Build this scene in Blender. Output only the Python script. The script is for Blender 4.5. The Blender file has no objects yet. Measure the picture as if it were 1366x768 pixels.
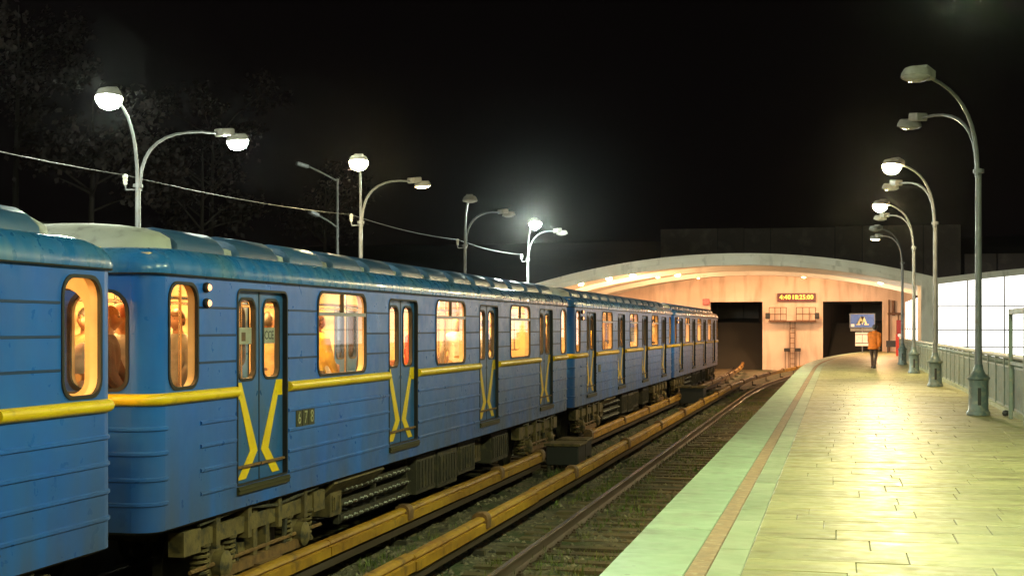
import bpy, bmesh, math, random
from math import pi, sin, cos, radians as R
from mathutils import Vector, Matrix, noise as mnoise
random.seed(7)
SC = bpy.context.scene
COL = SC.collection

# ------------------------------------------------------------------ camera, world, exposure
RAIL = 0.0; PLAT = 1.12; EYE = 2.74
camd = bpy.data.cameras.new('camera'); cam = bpy.data.objects.new('camera', camd); COL.objects.link(cam)
camd.sensor_width = 36; camd.lens = 1844/1366*36
camd.shift_y = 54/1366
camd.clip_start = 0.1; camd.clip_end = 2000
cam.location = (0, 0, EYE); cam.rotation_euler = (R(90), 0, R(13.25))
SC.camera = cam
W = bpy.data.worlds.new('World'); SC.world = W; W.use_nodes = True
bgn = W.node_tree.nodes['Background']
bgn.inputs['Color'].default_value = (0.0016, 0.0011, 0.0011, 1); bgn.inputs['Strength'].default_value = 1.0
SC.view_settings.view_transform = 'Standard'; SC.view_settings.look = 'None'
SC.view_settings.exposure = 0.0; SC.view_settings.gamma = 1.0
SC.cycles.use_denoising = True
SC.cycles.max_bounces = 6; SC.cycles.transparent_max_bounces = 12
SC.cycles.sample_clamp_indirect = 4.0; SC.cycles.sample_clamp_direct = 0

# ------------------------------------------------------------------ materials
def _n(nt, t, **kw):
    n = nt.nodes.new(t)
    for k, v in kw.items(): setattr(n, k, v)
    return n
def mat(name, col, rough=.6, metal=0, col2=None, scale=6, stretch=(1,1,1), mix=(.4,.65), bump=0, bscale=40,
        rand=0, dirt=None, dscale=2, dmix=(.52,.7), dstretch=(1,1,1), coat=0, rvar=0, spec=.5, sheen=0, zdust=None, spots=None):
    m = bpy.data.materials.new(name); m.use_nodes = True
    nt = m.node_tree; b = nt.nodes['Principled BSDF']; L = nt.links.new
    b.inputs['Roughness'].default_value = rough; b.inputs['Metallic'].default_value = metal
    b.inputs['Coat Weight'].default_value = coat; b.inputs['Specular IOR Level'].default_value = spec
    tc = _n(nt, 'ShaderNodeTexCoord')
    def noi(sc, st, det=5):
        mp = _n(nt, 'ShaderNodeMapping'); mp.inputs['Scale'].default_value = st; L(tc.outputs['Object'], mp.inputs['Vector'])
        no = _n(nt, 'ShaderNodeTexNoise'); no.inputs['Scale'].default_value = sc; no.inputs['Detail'].default_value = det
        L(mp.outputs[0], no.inputs['Vector']); return no
    def ramp(src, a, c):
        r = _n(nt, 'ShaderNodeMapRange'); r.inputs['From Min'].default_value = a; r.inputs['From Max'].default_value = c
        L(src, r.inputs['Value']); return r.outputs[0]
    def mixc(f, a, c, bt='MIX'):
        x = _n(nt, 'ShaderNodeMix', data_type='RGBA', blend_type=bt)
        if isinstance(f, float): x.inputs[0].default_value = f
        else: L(f, x.inputs[0])
        for s, i in ((a, 6), (c, 7)):
            if isinstance(s, tuple): x.inputs[i].default_value = (*s, 1)
            else: L(s, x.inputs[i])
        return x.outputs[2]
    c = tuple(col)
    if col2:
        n1 = noi(scale, stretch); c = mixc(ramp(n1.outputs[0], *mix), tuple(col), tuple(col2))
    if dirt:
        n2 = noi(dscale, dstretch, 4); c = mixc(ramp(n2.outputs[0], *dmix), c, tuple(dirt))
    if spots:
        vo = _n(nt, 'ShaderNodeTexVoronoi'); vo.inputs['Scale'].default_value = spots[1]; L(tc.outputs['Object'], vo.inputs['Vector'])
        sc_ = _n(nt, 'ShaderNodeSeparateColor'); L(vo.outputs['Color'], sc_.inputs[0]); th_ = _n(nt, 'ShaderNodeMath', operation='MULTIPLY'); th_.inputs[1].default_value = spots[2]; L(sc_.outputs[0], th_.inputs[0])
        lt = _n(nt, 'ShaderNodeMath', operation='LESS_THAN'); L(vo.outputs['Distance'], lt.inputs[0]); L(th_.outputs[0], lt.inputs[1])
        ml_ = _n(nt, 'ShaderNodeMath', operation='MULTIPLY'); ml_.inputs[1].default_value = .55; L(lt.outputs[0], ml_.inputs[0]); c = mixc(ml_.outputs[0], c, spots[0])
    if zdust:
        sx = _n(nt, 'ShaderNodeSeparateXYZ'); L(tc.outputs['Object'], sx.inputs[0]); n4 = noi(2.2, (1,1,.12), 6)
        mz = _n(nt, 'ShaderNodeMapRange'); mz.inputs['From Min'].default_value = zdust[2]; mz.inputs['From Max'].default_value = zdust[1]; L(sx.outputs[2], mz.inputs[0])
        ml = _n(nt, 'ShaderNodeMath', operation='MULTIPLY'); L(mz.outputs[0], ml.inputs[0]); L(ramp(n4.outputs[0], .35, .75), ml.inputs[1]); c = mixc(ml.outputs[0], c, zdust[0])
    if sheen:
        b.inputs['Sheen Weight'].default_value = sheen; b.inputs['Sheen Roughness'].default_value = .45; b.inputs['Sheen Tint'].default_value = (.95,.86,.74,1)
    if rand:
        oi = _n(nt, 'ShaderNodeObjectInfo'); ge = _n(nt, 'ShaderNodeNewGeometry')
        ad = _n(nt, 'ShaderNodeMath', operation='ADD'); L(oi.outputs['Random'], ad.inputs[0]); L(ge.outputs['Random Per Island'], ad.inputs[1])
        fr = _n(nt, 'ShaderNodeMath', operation='FRACT'); L(ad.outputs[0], fr.inputs[0])
        mr = _n(nt, 'ShaderNodeMapRange'); mr.inputs['To Min'].default_value = 1-rand; mr.inputs['To Max'].default_value = 1+rand*.45
        L(fr.outputs[0], mr.inputs[0])
        cb = _n(nt, 'ShaderNodeCombineColor'); 
        for i in range(3): L(mr.outputs[0], cb.inputs[i])
        c = mixc(1.0, c, cb.outputs[0], 'MULTIPLY')
    if isinstance(c, tuple): b.inputs['Base Color'].default_value = (*c, 1)
    else: L(c, b.inputs['Base Color'])
    if rvar:
        n3 = noi(7, (1,1,1)); mr = _n(nt, 'ShaderNodeMapRange'); mr.inputs['From Min'].default_value=.3; mr.inputs['From Max'].default_value=.7
        mr.inputs['To Min'].default_value = max(.05, rough-rvar); mr.inputs['To Max'].default_value = min(1, rough+rvar)
        L(n3.outputs[0], mr.inputs[0]); L(mr.outputs[0], b.inputs['Roughness'])
    if bump:
        nb = noi(bscale, (1,1,1), 6); bp = _n(nt, 'ShaderNodeBump'); bp.inputs['Strength'].default_value = min(1, bump); bp.inputs['Distance'].default_value = .02*max(1, bump)
        L(nb.outputs[0], bp.inputs['Height']); L(bp.outputs[0], b.inputs['Normal'])
    return m
def emit(name, col, s):
    m = bpy.data.materials.new(name); m.use_nodes = True; nt = m.node_tree; b = nt.nodes['Principled BSDF']
    b.inputs['Base Color'].default_value = (*[min(.8, x) for x in col], 1); b.inputs['Roughness'].default_value = .3
    b.inputs['Emission Color'].default_value = (*col, 1); b.inputs['Emission Strength'].default_value = s
    return m
def glass(name, tint=(1,1,1), refl=.9):
    m = bpy.data.materials.new(name); m.use_nodes = True; nt = m.node_tree; nt.nodes.remove(nt.nodes['Principled BSDF'])
    out = nt.nodes['Material Output']; t = _n(nt, 'ShaderNodeBsdfTransparent'); t.inputs[0].default_value = (*tint, 1)
    g = _n(nt, 'ShaderNodeBsdfGlossy'); g.inputs['Roughness'].default_value = .03; g.inputs['Color'].default_value = (refl, refl, refl, 1)
    lw = _n(nt, 'ShaderNodeLayerWeight'); pw = _n(nt, 'ShaderNodeMath', operation='POWER'); pw.inputs[1].default_value = 5
    f = _n(nt, 'ShaderNodeMapRange'); f.inputs['To Min'].default_value = .04; f.inputs['To Max'].default_value = .9; x = _n(nt, 'ShaderNodeMixShader')
    L = nt.links.new; L(lw.outputs['Facing'], pw.inputs[0]); lw.inputs[0].default_value = .5; L(pw.outputs[0], f.inputs[0]); L(f.outputs[0], x.inputs[0]); L(t.outputs[0], x.inputs[1]); L(g.outputs[0], x.inputs[2]); L(x.outputs[0], out.inputs[0])
    return m
M = {}
M['blue'] = mat('car_blue_paint', (.003,.108,.51), .36, col2=(.005,.135,.55), scale=1.3, dirt=(.04,.1,.26), dscale=1.6, dstretch=(1,1,.15), dmix=(.42,1.1), bump=.05, bscale=5, rvar=.1, spec=.4, sheen=.16, zdust=((.06,.075,.1), .93, 2.0))
M['blue_roof'] = mat('car_roof_paint', (.02,.14,.4), .3, col2=(.045,.16,.3), scale=1.5, stretch=(1,1,.5), dirt=(.3,.36,.42), dscale=6, dstretch=(1,1,.15), dmix=(.5,1.4), bump=.12, bscale=9, coat=.2, rvar=.12)
M['roof_grey'] = mat('car_roof_grey', (.42,.42,.38), .55, col2=(.3,.31,.29), scale=2.5, dirt=(.16,.15,.13), dscale=5, bump=.12, bscale=14)
M['vent'] = mat('vent_paint', (.025,.085,.2), .4, col2=(.045,.1,.19), scale=2.2, dirt=(.2,.19,.15), dscale=6, dmix=(.55,1.0), bump=.1, bscale=12, rand=.35)
M['yellow'] = mat('yellow_paint', (.88,.58,.006), .4, col2=(.8,.5,.006), scale=3, dirt=(.35,.2,.03), dscale=7, dmix=(.6,.85), rvar=.1)
M['door'] = mat('door_paint', (.018,.11,.36), .36, col2=(.03,.11,.26), scale=2, dirt=(.05,.09,.15), dscale=4, dstretch=(1,1,.3), dmix=(.42,1.0), bump=.05, bscale=6, rvar=.1)
M['rib_shade'] = mat('shaded_rib_blue', (.006,.03,.1), .5)  # for the upper ribs: raised, but coloured dark as lines of shade
M['rubber'] = mat('black_rubber', (.012,.011,.01), .6)
M['dusty'] = mat('brake_dust_metal', (.16,.11,.035), .75, col2=(.08,.055,.02), scale=5, dirt=(.035,.03,.02), dscale=9, bump=.3, bscale=30)
M['under'] = mat('dark_underframe', (.045,.036,.02), .75, col2=(.022,.018,.012), scale=4, dirt=(.09,.07,.03), dscale=8, bump=.3, bscale=30)
M['wheel'] = mat('wheel_steel', (.09,.075,.05), .5, .6, col2=(.04,.03,.02), scale=8)
M['glass'] = glass('window_glass')
M['lining'] = mat('car_lining', (.8,.57,.3), .5, col2=(.7,.46,.22), scale=2.5)
M['seat'] = mat('brown_seat_vinyl', (.2,.07,.025), .5, col2=(.13,.045,.02), scale=4)
M['floor_in'] = mat('car_floor', (.14,.09,.05), .6)
M['chrome'] = mat('handrail_chrome', (.7,.66,.6), .2, 1)
M['car_lamp'] = emit('car_ceiling_lamp', (1,.57,.18), 105)
M['white_plastic'] = mat('white_porcelain', (.6,.6,.56), .45, col2=(.2,.18,.12), scale=9)
M['plate'] = mat('number_plate_metal', (.06,.055,.02), .5, .3)
M['digit'] = mat('worn_brass_digit', (.5,.47,.3), .45, .3, col2=(.3,.28,.12), scale=30)
M['marker'] = emit('marker_lamp', (1,.42,.16), 3.2)
M['cover'] = mat('ochre_rail_cover', (.47,.25,.018), .5, col2=(.3,.14,.012), scale=2.2, stretch=(1,.35,1), mix=(.42,.66), dirt=(.1,.05,.015), dscale=5, dmix=(.55,.78), bump=.1, bscale=25, rvar=.12)
M['cap'] = mat('rusty_cap', (.2,.1,.03), .7, col2=(.11,.055,.02), scale=9, bump=.2, bscale=40)
M['rail'] = mat('rail_steel', (.2,.15,.12), .38, .7, col2=(.15,.1,.07), scale=6, stretch=(1,.1,1))
M['railtop'] = mat('polished_rail_head', (.45,.4,.36), .22, .9, col2=(.33,.28,.24), scale=4, stretch=(1,.1,1))
M['sleeper'] = mat('oiled_wood_sleeper', (.13,.09,.04), .8, col2=(.06,.042,.02), scale=5, stretch=(.4,6,3), dirt=(.12,.1,.035), dscale=4, bump=.5, bscale=35, rand=.4)
M['ballast'] = mat('dirty_ballast', (.07,.058,.034), .9, col2=(.15,.12,.065), scale=9, dirt=(.035,.05,.012), dscale=1.6, dmix=(.45,.62), bump=1.6, bscale=22)
M['stone'] = mat('ballast_stone', (.22,.18,.11), .85, col2=(.05,.042,.03), scale=7, rand=.5)
M['grass'] = mat('track_grass', (.09,.14,.02), .7, col2=(.16,.15,.03), scale=3, rand=.35)
M['slab'] = mat('cream_paving_stone', (.36,.325,.145), .44, col2=(.25,.24,.095), scale=5, stretch=(.35,2.4,1), mix=(.38,.66), dirt=(.15,.11,.045), dscale=3.2, dstretch=(.5,1.8,1), dmix=(.5,.84), bump=.15, bscale=45, rand=.18, rvar=.16, spots=((.09,.075,.04), 5, .13))
M['edge'] = mat('pale_edge_stone', (.34,.45,.28), .48, col2=(.29,.385,.225), scale=2.5, dirt=(.2,.21,.12), dscale=4, dmix=(.5,.85), bump=.08, bscale=50, rand=.1, rvar=.12, spots=((.12,.12,.07), 4.5, .1))
M['band'] = mat('greenish_band_stone', (.33,.37,.22), .48, col2=(.26,.31,.17), scale=3, dirt=(.3,.29,.17), dscale=6, dmix=(.58,.8), bump=.08, bscale=50, rand=.2, rvar=.1)
M['strip'] = mat('worn_red_strip', (.34,.2,.09), .7, col2=(.24,.15,.07), scale=9, dirt=(.42,.3,.16), dscale=14, bump=.4, bscale=60, rand=.15)
M['joint'] = mat('joint_mortar', (.15,.13,.07), .9)
M['concrete'] = mat('grey_concrete', (.3,.28,.23), .85, col2=(.22,.2,.16), scale=2, dirt=(.12,.11,.09), dscale=3, bump=.3, bscale=25)
M['vault'] = mat('white_vault_plaster', (.74,.7,.62), .7, col2=(.66,.62,.54), scale=.6, dirt=(.5,.45,.38), dscale=1.2, dmix=(.58,.8), bump=.05, bscale=12)
M['fascia'] = mat('cream_fascia', (.84,.8,.69), .6, col2=(.74,.69,.57), scale=.8, dirt=(.4,.36,.26), dscale=2.2, dstretch=(1,1,.3), dmix=(.56,.8))
M['portal'] = mat('salmon_portal_plaster', (.74,.56,.44), .75, col2=(.62,.46,.35), scale=.5, dirt=(.32,.2,.12), dscale=1.2, dstretch=(1.5,1,.25), dmix=(.5,.85), bump=.06, bscale=15)
M['tunnel'] = mat('dark_tunnel_lining', (.03,.022,.018), .95, col2=(.06,.035,.022), scale=1.2, stretch=(1,1,.2))  # near-black lining with browner streaks drawn out upright
M['dark_wall'] = mat('dark_panel_wall', (.14,.11,.09), .85, col2=(.11,.09,.08), scale=.5, dirt=(.2,.16,.13), dscale=1, rand=.2)
M['lamp_paint'] = mat('grey_lamp_paint', (.17,.175,.18), .42, col2=(.13,.135,.14), scale=5, dirt=(.14,.12,.09), dscale=9, dmix=(.58,.8), rvar=.1)
M['base_green'] = mat('green_grey_cast_iron', (.12,.16,.155), .45, col2=(.085,.115,.11), scale=5, dirt=(.24,.24,.18), dscale=8, bump=.1, bscale=30)
M['head'] = mat('lamp_housing', (.34,.33,.3), .5, col2=(.26,.25,.22), scale=6)
M['glass_off'] = mat('unlit_lamp_glass', (.3,.29,.27), .12, bump=.5, bscale=18)
LIT = 740
M['lit_green'] = emit('mercury_lamp', (.85,1,.56), LIT)
M['lit_left'] = emit('left_mercury_lamp', (.92,1,.8), LIT)
M['lit_warm'] = emit('warm_lamp', (1,.82,.45), LIT*1.25)
M['lit_cyan'] = emit('cool_mercury_lamp', (.86,1,.86), LIT*10)
M['lit_yellow'] = emit('yellow_lamp', (1,.84,.45), LIT*1.7)
M['lit_faint'] = emit('warming_lamp', (1,.75,.4), 40)
M['fence'] = mat('grey_green_fence_paint', (.22,.26,.22), .5, col2=(.17,.2,.17), scale=4, dirt=(.3,.28,.2), dscale=8, rvar=.1)
M['fence_rail'] = mat('pale_handrail', (.42,.43,.38), .4, col2=(.34,.35,.3), scale=4)
M['lit_pane'] = emit('lit_frosted_glass', (1,.98,.94), 2.2)
M['mullion'] = mat('aluminium_mullion', (.32,.31,.3), .4, .5)
M['hall_lamp'] = emit('sodium_hall_lamp', (1,.56,.27), 1700)
M['led_case'] = mat('red_led_case', (.1,.006,.004), .4)
M['led'] = emit('amber_led', (1,.5,.05), 3.2)
M['black'] = mat('black_metal', (.02,.018,.016), .55, bump=.1)
M['rust'] = mat('rusty_steel', (.16,.075,.035), .75, col2=(.1,.05,.03), scale=8)
M['sign_blue'] = mat('sign_blue', (.05,.12,.42), .4, col2=(.07,.15,.45), scale=4)
M['notice'] = mat('worn_paper', (.38,.36,.3), .6, col2=(.28,.26,.2), scale=8)
M['dim_pole'] = mat('dull_pole_paint', (.07,.07,.065), .6)
M['sign_white'] = mat('sign_white', (.8,.77,.68), .5, col2=(.72,.68,.58), scale=6)
M['cream'] = mat('sign_cream', (.8,.68,.36), .5)
M['red'] = mat('red_enamel', (.75,.035,.012), .4, col2=(.5,.025,.012), scale=4)
M['darkred'] = mat('dark_red_enamel', (.3,.015,.01), .4)
M['wire'] = mat('cable_sheath', (.09,.09,.085), .6)
M['soil'] = mat('dark_soil', (.02,.017,.013), .95, col2=(.028,.024,.016), scale=.4, bump=.5, bscale=3)
M['bark'] = mat('bark', (.03,.022,.015), .9, bump=.5, bscale=12)
M['leaf'] = mat('night_foliage', (.02,.012,.006), .7, col2=(.024,.01,.006), scale=.6, rand=.4)
M['skin'] = mat('skin', (.4,.21,.13), .55, col2=(.35,.18,.11), scale=12)
def cloth(n, c, c2=None): return mat(n, c, .85, col2=c2 or tuple(x*.7 for x in c), scale=9, bump=.2, bscale=60)
M['orange'] = cloth('orange_cloth', (.6,.14,.006)); M['brown'] = cloth('brown_cloth', (.085,.045,.03)); M['black_cloth'] = cloth('black_cloth', (.025,.022,.025))
M['tan'] = cloth('tan_cloth', (.42,.27,.12)); M['yellow_cloth'] = cloth('yellow_cloth', (.7,.45,.05)); M['redcloth'] = cloth('red_cloth', (.45,.05,.02))
M['pink'] = cloth('pale_fluffy_knit', (.75,.6,.52)); M['grey'] = cloth('grey_cloth', (.28,.27,.26)); M['whitec'] = cloth('white_cloth', (.75,.72,.66)); M['cap_red'] = cloth('russet_knit', (.3,.09,.04))
M['hair_b'] = mat('brown_hair', (.12,.055,.02), .5, col2=(.08,.035,.015), scale=20, stretch=(3,3,.5)); M['hair_l'] = mat('fair_hair', (.4,.2,.07), .5, col2=(.3,.14,.05), scale=20, stretch=(3,3,.5))
M['hair_d'] = mat('dark_hair', (.03,.022,.016), .5); M['shoe'] = mat('shoe_leather', (.03,.022,.018), .4)
M['ad1'] = mat('poster_pink', (.75,.5,.45), .5, col2=(.4,.55,.5), scale=2.2, mix=(.48,.52)); M['ad2'] = mat('poster_orange', (.8,.42,.12), .5, col2=(.75,.65,.45), scale=3, mix=(.48,.54))
M['ad3'] = mat('poster_green', (.25,.4,.25), .5, col2=(.75,.7,.55), scale=2.6, mix=(.48,.52))

# ------------------------------------------------------------------ mesh helpers
class MB:
    def __init__(s): s.v = []; s.f = []
    def add(s, vs, fs):
        o = len(s.v); s.v += [tuple(v) for v in vs]; s.f += [tuple(i+o for i in f) for f in fs]; return s
    def box(s, x0, x1, y0, y1, z0, z1):
        return s.add([(x0,y0,z0),(x1,y0,z0),(x1,y1,z0),(x0,y1,z0),(x0,y0,z1),(x1,y0,z1),(x1,y1,z1),(x0,y1,z1)],
                     [(3,2,1,0),(4,5,6,7),(0,1,5,4),(1,2,6,5),(2,3,7,6),(3,0,4,7)])
    def obox(s, c, size, rot):      # oriented box
        m = Matrix.Translation(c) @ rot.to_4x4(); a, b, h = [q/2 for q in size]
        vs = [m @ Vector(p) for p in [(-a,-b,-h),(a,-b,-h),(a,b,-h),(-a,b,-h),(-a,-b,h),(a,-b,h),(a,b,h),(-a,b,h)]]
        return s.add(vs, [(3,2,1,0),(4,5,6,7),(0,1,5,4),(1,2,6,5),(2,3,7,6),(3,0,4,7)])
    def tube(s, pts, r, n=8, caps=True):
        pts = [Vector(p) for p in pts]; rs = r if isinstance(r, (list, tuple)) else [r]*len(pts); up = None; rings = []
        for i, p in enumerate(pts):
            d = (pts[min(i+1, len(pts)-1)] - pts[max(i-1, 0)]).normalized()
            if up is None:
                up = Vector((0,0,1)) if abs(d.z) < .9 else Vector((1,0,0))
            a = (up - d*up.dot(d)).normalized(); b = d.cross(a); up = a
            rings.append([p + (a*cos(2*pi*k/n) + b*sin(2*pi*k/n))*rs[i] for k in range(n)])
        vs = [q for r_ in rings for q in r_]; fs = []
        for i in range(len(rings)-1):
            for k in range(n): fs.append((i*n+k, i*n+(k+1)%n, (i+1)*n+(k+1)%n, (i+1)*n+k))
        if caps: fs += [tuple(range(n-1,-1,-1)), tuple((len(rings)-1)*n+k for k in range(n))]
        return s.add(vs, fs)
    def lathe(s, prof, c=(0,0,0), n=16, rot=None):
        vs = []; fs = []; c = Vector(c)
        for r, z in prof:
            for k in range(n):
                p = Vector((r*cos(2*pi*k/n), r*sin(2*pi*k/n), z)); vs.append(c + (rot @ p if rot else p))
        for i in range(len(prof)-1):
            for k in range(n): fs.append((i*n+k, i*n+(k+1)%n, (i+1)*n+(k+1)%n, (i+1)*n+k))
        if prof[0][0] > 1e-4: fs.append(tuple(range(n-1,-1,-1)))
        if prof[-1][0] > 1e-4: fs.append(tuple((len(prof)-1)*n+k for k in range(n)))
        return s.add(vs, fs)
    def loft(s, loops, close=True, caps=(False,False)):
        n = len(loops[0]); vs = [q for l in loops for q in l]; fs = []
        for i in range(len(loops)-1):
            for k in range(n if close else n-1): fs.append((i*n+k, i*n+(k+1)%n, (i+1)*n+(k+1)%n, (i+1)*n+k))
        if caps[0]: fs.append(tuple(range(n-1,-1,-1)))
        if caps[1]: fs.append(tuple((len(loops)-1)*n+k for k in range(n)))
        return s.add(vs, fs)
    def prism(s, poly, t0, t1, f):   # poly in 2D extruded between t0 and t1, f(u,v,t)->xyz
        n = len(poly); vs = [f(u,v,t0) for u,v in poly] + [f(u,v,t1) for u,v in poly]
        fs = [tuple(range(n-1,-1,-1)), tuple(range(n, 2*n))] + [(k,(k+1)%n,n+(k+1)%n,n+k) for k in range(n)]
        return s.add(vs, fs)
    def mesh(s, name, m, smooth=0):
        me = bpy.data.meshes.new(name); me.from_pydata(s.v, [], s.f)
        bm = bmesh.new(); bm.from_mesh(me); bmesh.ops.recalc_face_normals(bm, faces=bm.faces); bm.to_mesh(me); bm.free()
        if m is not None: me.materials.append(m)
        if smooth:
            me.shade_smooth(); me.set_sharp_from_angle(angle=R(smooth))
        return me
    def build(s, name, m, parent=None, loc=(0,0,0), smooth=0, bev=0, seg=2):
        return link(name, s.mesh(name, m, smooth), parent, loc, bev, seg)
def link(name, me, parent=None, loc=(0,0,0), bev=0, seg=2, rot=None):
    o = bpy.data.objects.new(name, me); COL.objects.link(o); o.location = loc
    if parent: o.parent = parent
    if rot: o.rotation_euler = rot
    if bev:
        b = o.modifiers.new('bevel', 'BEVEL'); b.width = bev; b.segments = seg; b.limit_method = 'ANGLE'; b.angle_limit = R(40)
    return o
def tag(o, label=None, cat=None, group=None, kind=None):
    if label: o['label'] = label
    if cat: o['category'] = cat
    if group: o['group'] = group
    if kind: o['kind'] = kind
    return o
def thing(name, label, cat, loc=(0,0,0), rz=0, group=None):
    o = bpy.data.objects.new(name, None); COL.objects.link(o); o.location = loc; o.rotation_euler = (0,0,rz); o.empty_display_size = .2
    return tag(o, label, cat, group)
def copy_tree(o, parent=None):
    c = o.copy(); COL.objects.link(c)
    if parent: c.parent = parent
    for ch in list(o.children): copy_tree(ch, c)
    return c
def text_mesh(s, size, m, extr=.004, align='CENTER'):
    cu = bpy.data.curves.new('text', 'FONT'); cu.body = s; cu.size = size; cu.extrude = extr; cu.align_x = align; cu.align_y = 'CENTER'; cu.resolution_u = 2
    o = bpy.data.objects.new('text', cu); COL.objects.link(o); bpy.context.view_layer.update()
    me = bpy.data.meshes.new_from_object(o.evaluated_get(bpy.context.evaluated_depsgraph_get()))
    bpy.data.objects.remove(o); me.materials.clear(); me.materials.append(m); return me
def rrect(u0, u1, v0, v1, r, n=5, rt=None):
    rt = r if rt is None else rt; p = []
    for cu, cv, a, q in ((u1-r, v0+r, -90, r), (u1-rt, v1-rt, 0, rt), (u0+rt, v1-rt, 90, rt), (u0+r, v0+r, 180, r)):
        for k in range(n+1):
            t = R(a + 90*k/n); p.append((cu + q*cos(t), cv + q*sin(t)))
    return p
def wall_holes(mb, f, u0, u1, v0, v1, holes):
    """rectangle with rounded holes, mapped by f(u,v); holes = (ua,ub,va,vb,r_bottom,r_top), apart along u"""
    def quad(a, b, c, d):
        if b-a > 1e-5 and d-c > 1e-5: mb.add([f(a,c), f(b,c), f(b,d), f(a,d)], [(0,1,2,3)])
    cur = u0
    for ua, ub, va, vb, rb, rt in sorted(holes):
        quad(cur, ua, v0, v1); quad(ua, ub, v0, va); quad(ua, ub, vb, v1)
        p = rrect(ua, ub, va, vb, rb, 5, rt); cs = [(ub,va),(ub,vb),(ua,vb),(ua,va)]
        for q in range(4):
            arc = p[q*6:q*6+6]; mb.add([f(*cs[q])] + [f(*a) for a in arc], [(0,i+1,i+2) for i in range(5)])
        cur = ub
    quad(cur, u1, v0, v1)
def ring(mb, outer, inner, f, d0, d1):
    """a frame ring of given outline pair and depth"""
    n = len(outer)
    mb.loft([[f(*p, d0) for p in outer], [f(*p, d1) for p in outer], [f(*p, d1) for p in inner], [f(*p, d0) for p in inner], [f(*p, d0) for p in outer]])
# ------------------------------------------------------------------ ground, tracks, platforms
def cv(y): return max(0.0, y-57)**2/580          # the near track and platform edge swing right towards the tunnel
def lv(y): return -max(0.0, y-72)**2/900
EDGE = -1.53; TRX = -7.22; PITCH = 19.9
def cell_sheet(xs, ys, zf):
    mb = MB(); n = len(xs)
    return mb.add([(x, y, zf(x, y)) for y in ys for x in xs], [(j*n+i, j*n+i+1, (j+1)*n+i+1, (j+1)*n+i) for j in range(len(ys)-1) for i in range(n-1)])
far = [-400,-300,-120,-60,-30,-16,16,30,60,120,300,400]
cell_sheet(far, [-300,-60,-20,150,300,400], lambda x, y: -.55 if abs(x) < 20 else -.6).build('ground', M['soil'])
bpy.data.objects['ground']['kind'] = 'structure'
xs = [-9.6+.16*k for k in range(60)]
def bedz(x, y):
    z = -.2 + .05*(mnoise.noise((x*1.3, y*1.3, 0))) + .03*mnoise.noise((x*5, y*5, 3))
    for c in (TRX+lv(y), -3.0+cv(y)):
        if abs(x-c) < 1.5: z = min(z, -.17) 
    return z
ys = [-14+.3*k for k in range(170)] + [37+1.0*k for k in range(90)]
tag(cell_sheet(xs, ys, bedz).build('trackbed', M['ballast'], smooth=180), kind='structure')
# loose ballast and grass
st = MB(); ico = [(0,0,1),(.9,0,.1),(.28,.85,.05),(-.73,.53,0),(-.73,-.53,.08),(.28,-.85,-.05)]
icf = [(0,1,2),(0,2,3),(0,3,4),(0,4,5),(0,5,1)]
for k in range(11000):
    y = 6.5 + 46*random.random()**1.6; x = random.uniform(-6.3, -1.5)
    s = random.uniform(.022, .062); a = random.uniform(0, 6.3); z = bedz(x, y)
    st.add([(x+s*(p[0]*cos(a)-p[1]*sin(a))*random.uniform(.7,1.3), y+s*(p[0]*sin(a)+p[1]*cos(a)), z-.004+s*p[2]*random.uniform(.6,1)) for p in ico], icf)
tag(st.build('ballast_stones', M['stone']), kind='stuff')
gr = MB()
for k in range(4200):
    y = 7 + 60*random.random()**1.5; x = random.choice((random.gauss(-5.1,.35), random.gauss(-4.0,.25), random.gauss(-2.9,.5)))
    if mnoise.noise((x*.8, y*.45, 7)) < -.02 or x > -1.65 or x < -6.2: continue
    x += cv(y); z = bedz(x, y)
    for b in range(6):
        a = random.uniform(0, 6.3); h = random.uniform(.04, .13); w = .008+.004*(y > 20); l = random.uniform(.02, .09); px = x+random.gauss(0,.05); py = y+random.gauss(0,.05)
        gr.add([(px-w*sin(a), py+w*cos(a), z-.01), (px+w*sin(a), py-w*cos(a), z-.01), (px+l*cos(a), py+l*sin(a), z+h)], [(0,1,2)])
tag(gr.build('grass', M['grass']), kind='stuff')
# railway tracks: sleepers and rails
RP = [(-.075,-.172),(.075,-.172),(.075,-.16),(.012,-.135),(.012,-.04),(.037,-.03),(.037,-.004),(.03,0),(-.03,0),(-.037,-.004),(-.037,-.03),(-.012,-.04),(-.012,-.135),(-.075,-.16)]
def make_track(x0, f, label, y0, y1):
    t = thing('railway_track', label, 'railway track', (x0, 0, 0), 0, 'tracks beside the platform')
    sm = MB().box(-1.33, 1.33, -.115, .115, -.33, -.175).mesh('sleeper', M['sleeper'])
    y = y0; fm = MB()
    while y < y1:
        dx = f(y); s = link('sleeper', sm, t, (dx+random.uniform(-.04,.04), y+random.uniform(-.02,.02), random.uniform(-.008,.006)), rot=(0,0,-math.atan(f(y+1)-f(y))+random.uniform(-.012,.012)))
        for q in (-.76, .76):
            for e in (-.105, .105): fm.box(dx+q+e-.03, dx+q+e+.03, y-.06, y+.06, -.175, -.145); fm.box(dx+q+e-.016, dx+q+e+.016, y-.016, y+.016, -.145, -.12)
        y += .58
    tag(fm.build('fastenings', M['rail'], t), kind='stuff')
    yy = [y0 + 3*k for k in range(int((y1-y0)/3)+1)]
    for q in (-.76, .76):
        MB().loft([[(f(v)+q+a, v, b) for a, b in RP] for v in yy], caps=(True, True)).build('rail', M['rail'], t)
        MB().loft([[(f(v)+q+a, v, b) for a, b in ((-.032,-.006),(-.029,.0015),(.029,.0015),(.032,-.006))] for v in yy], close=False).build('rail_head', M['railtop'], t)
    return t
make_track(-3.0, cv, 'empty railway track on wooden sleepers right beside the lit platform edge', -9, 124)
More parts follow.
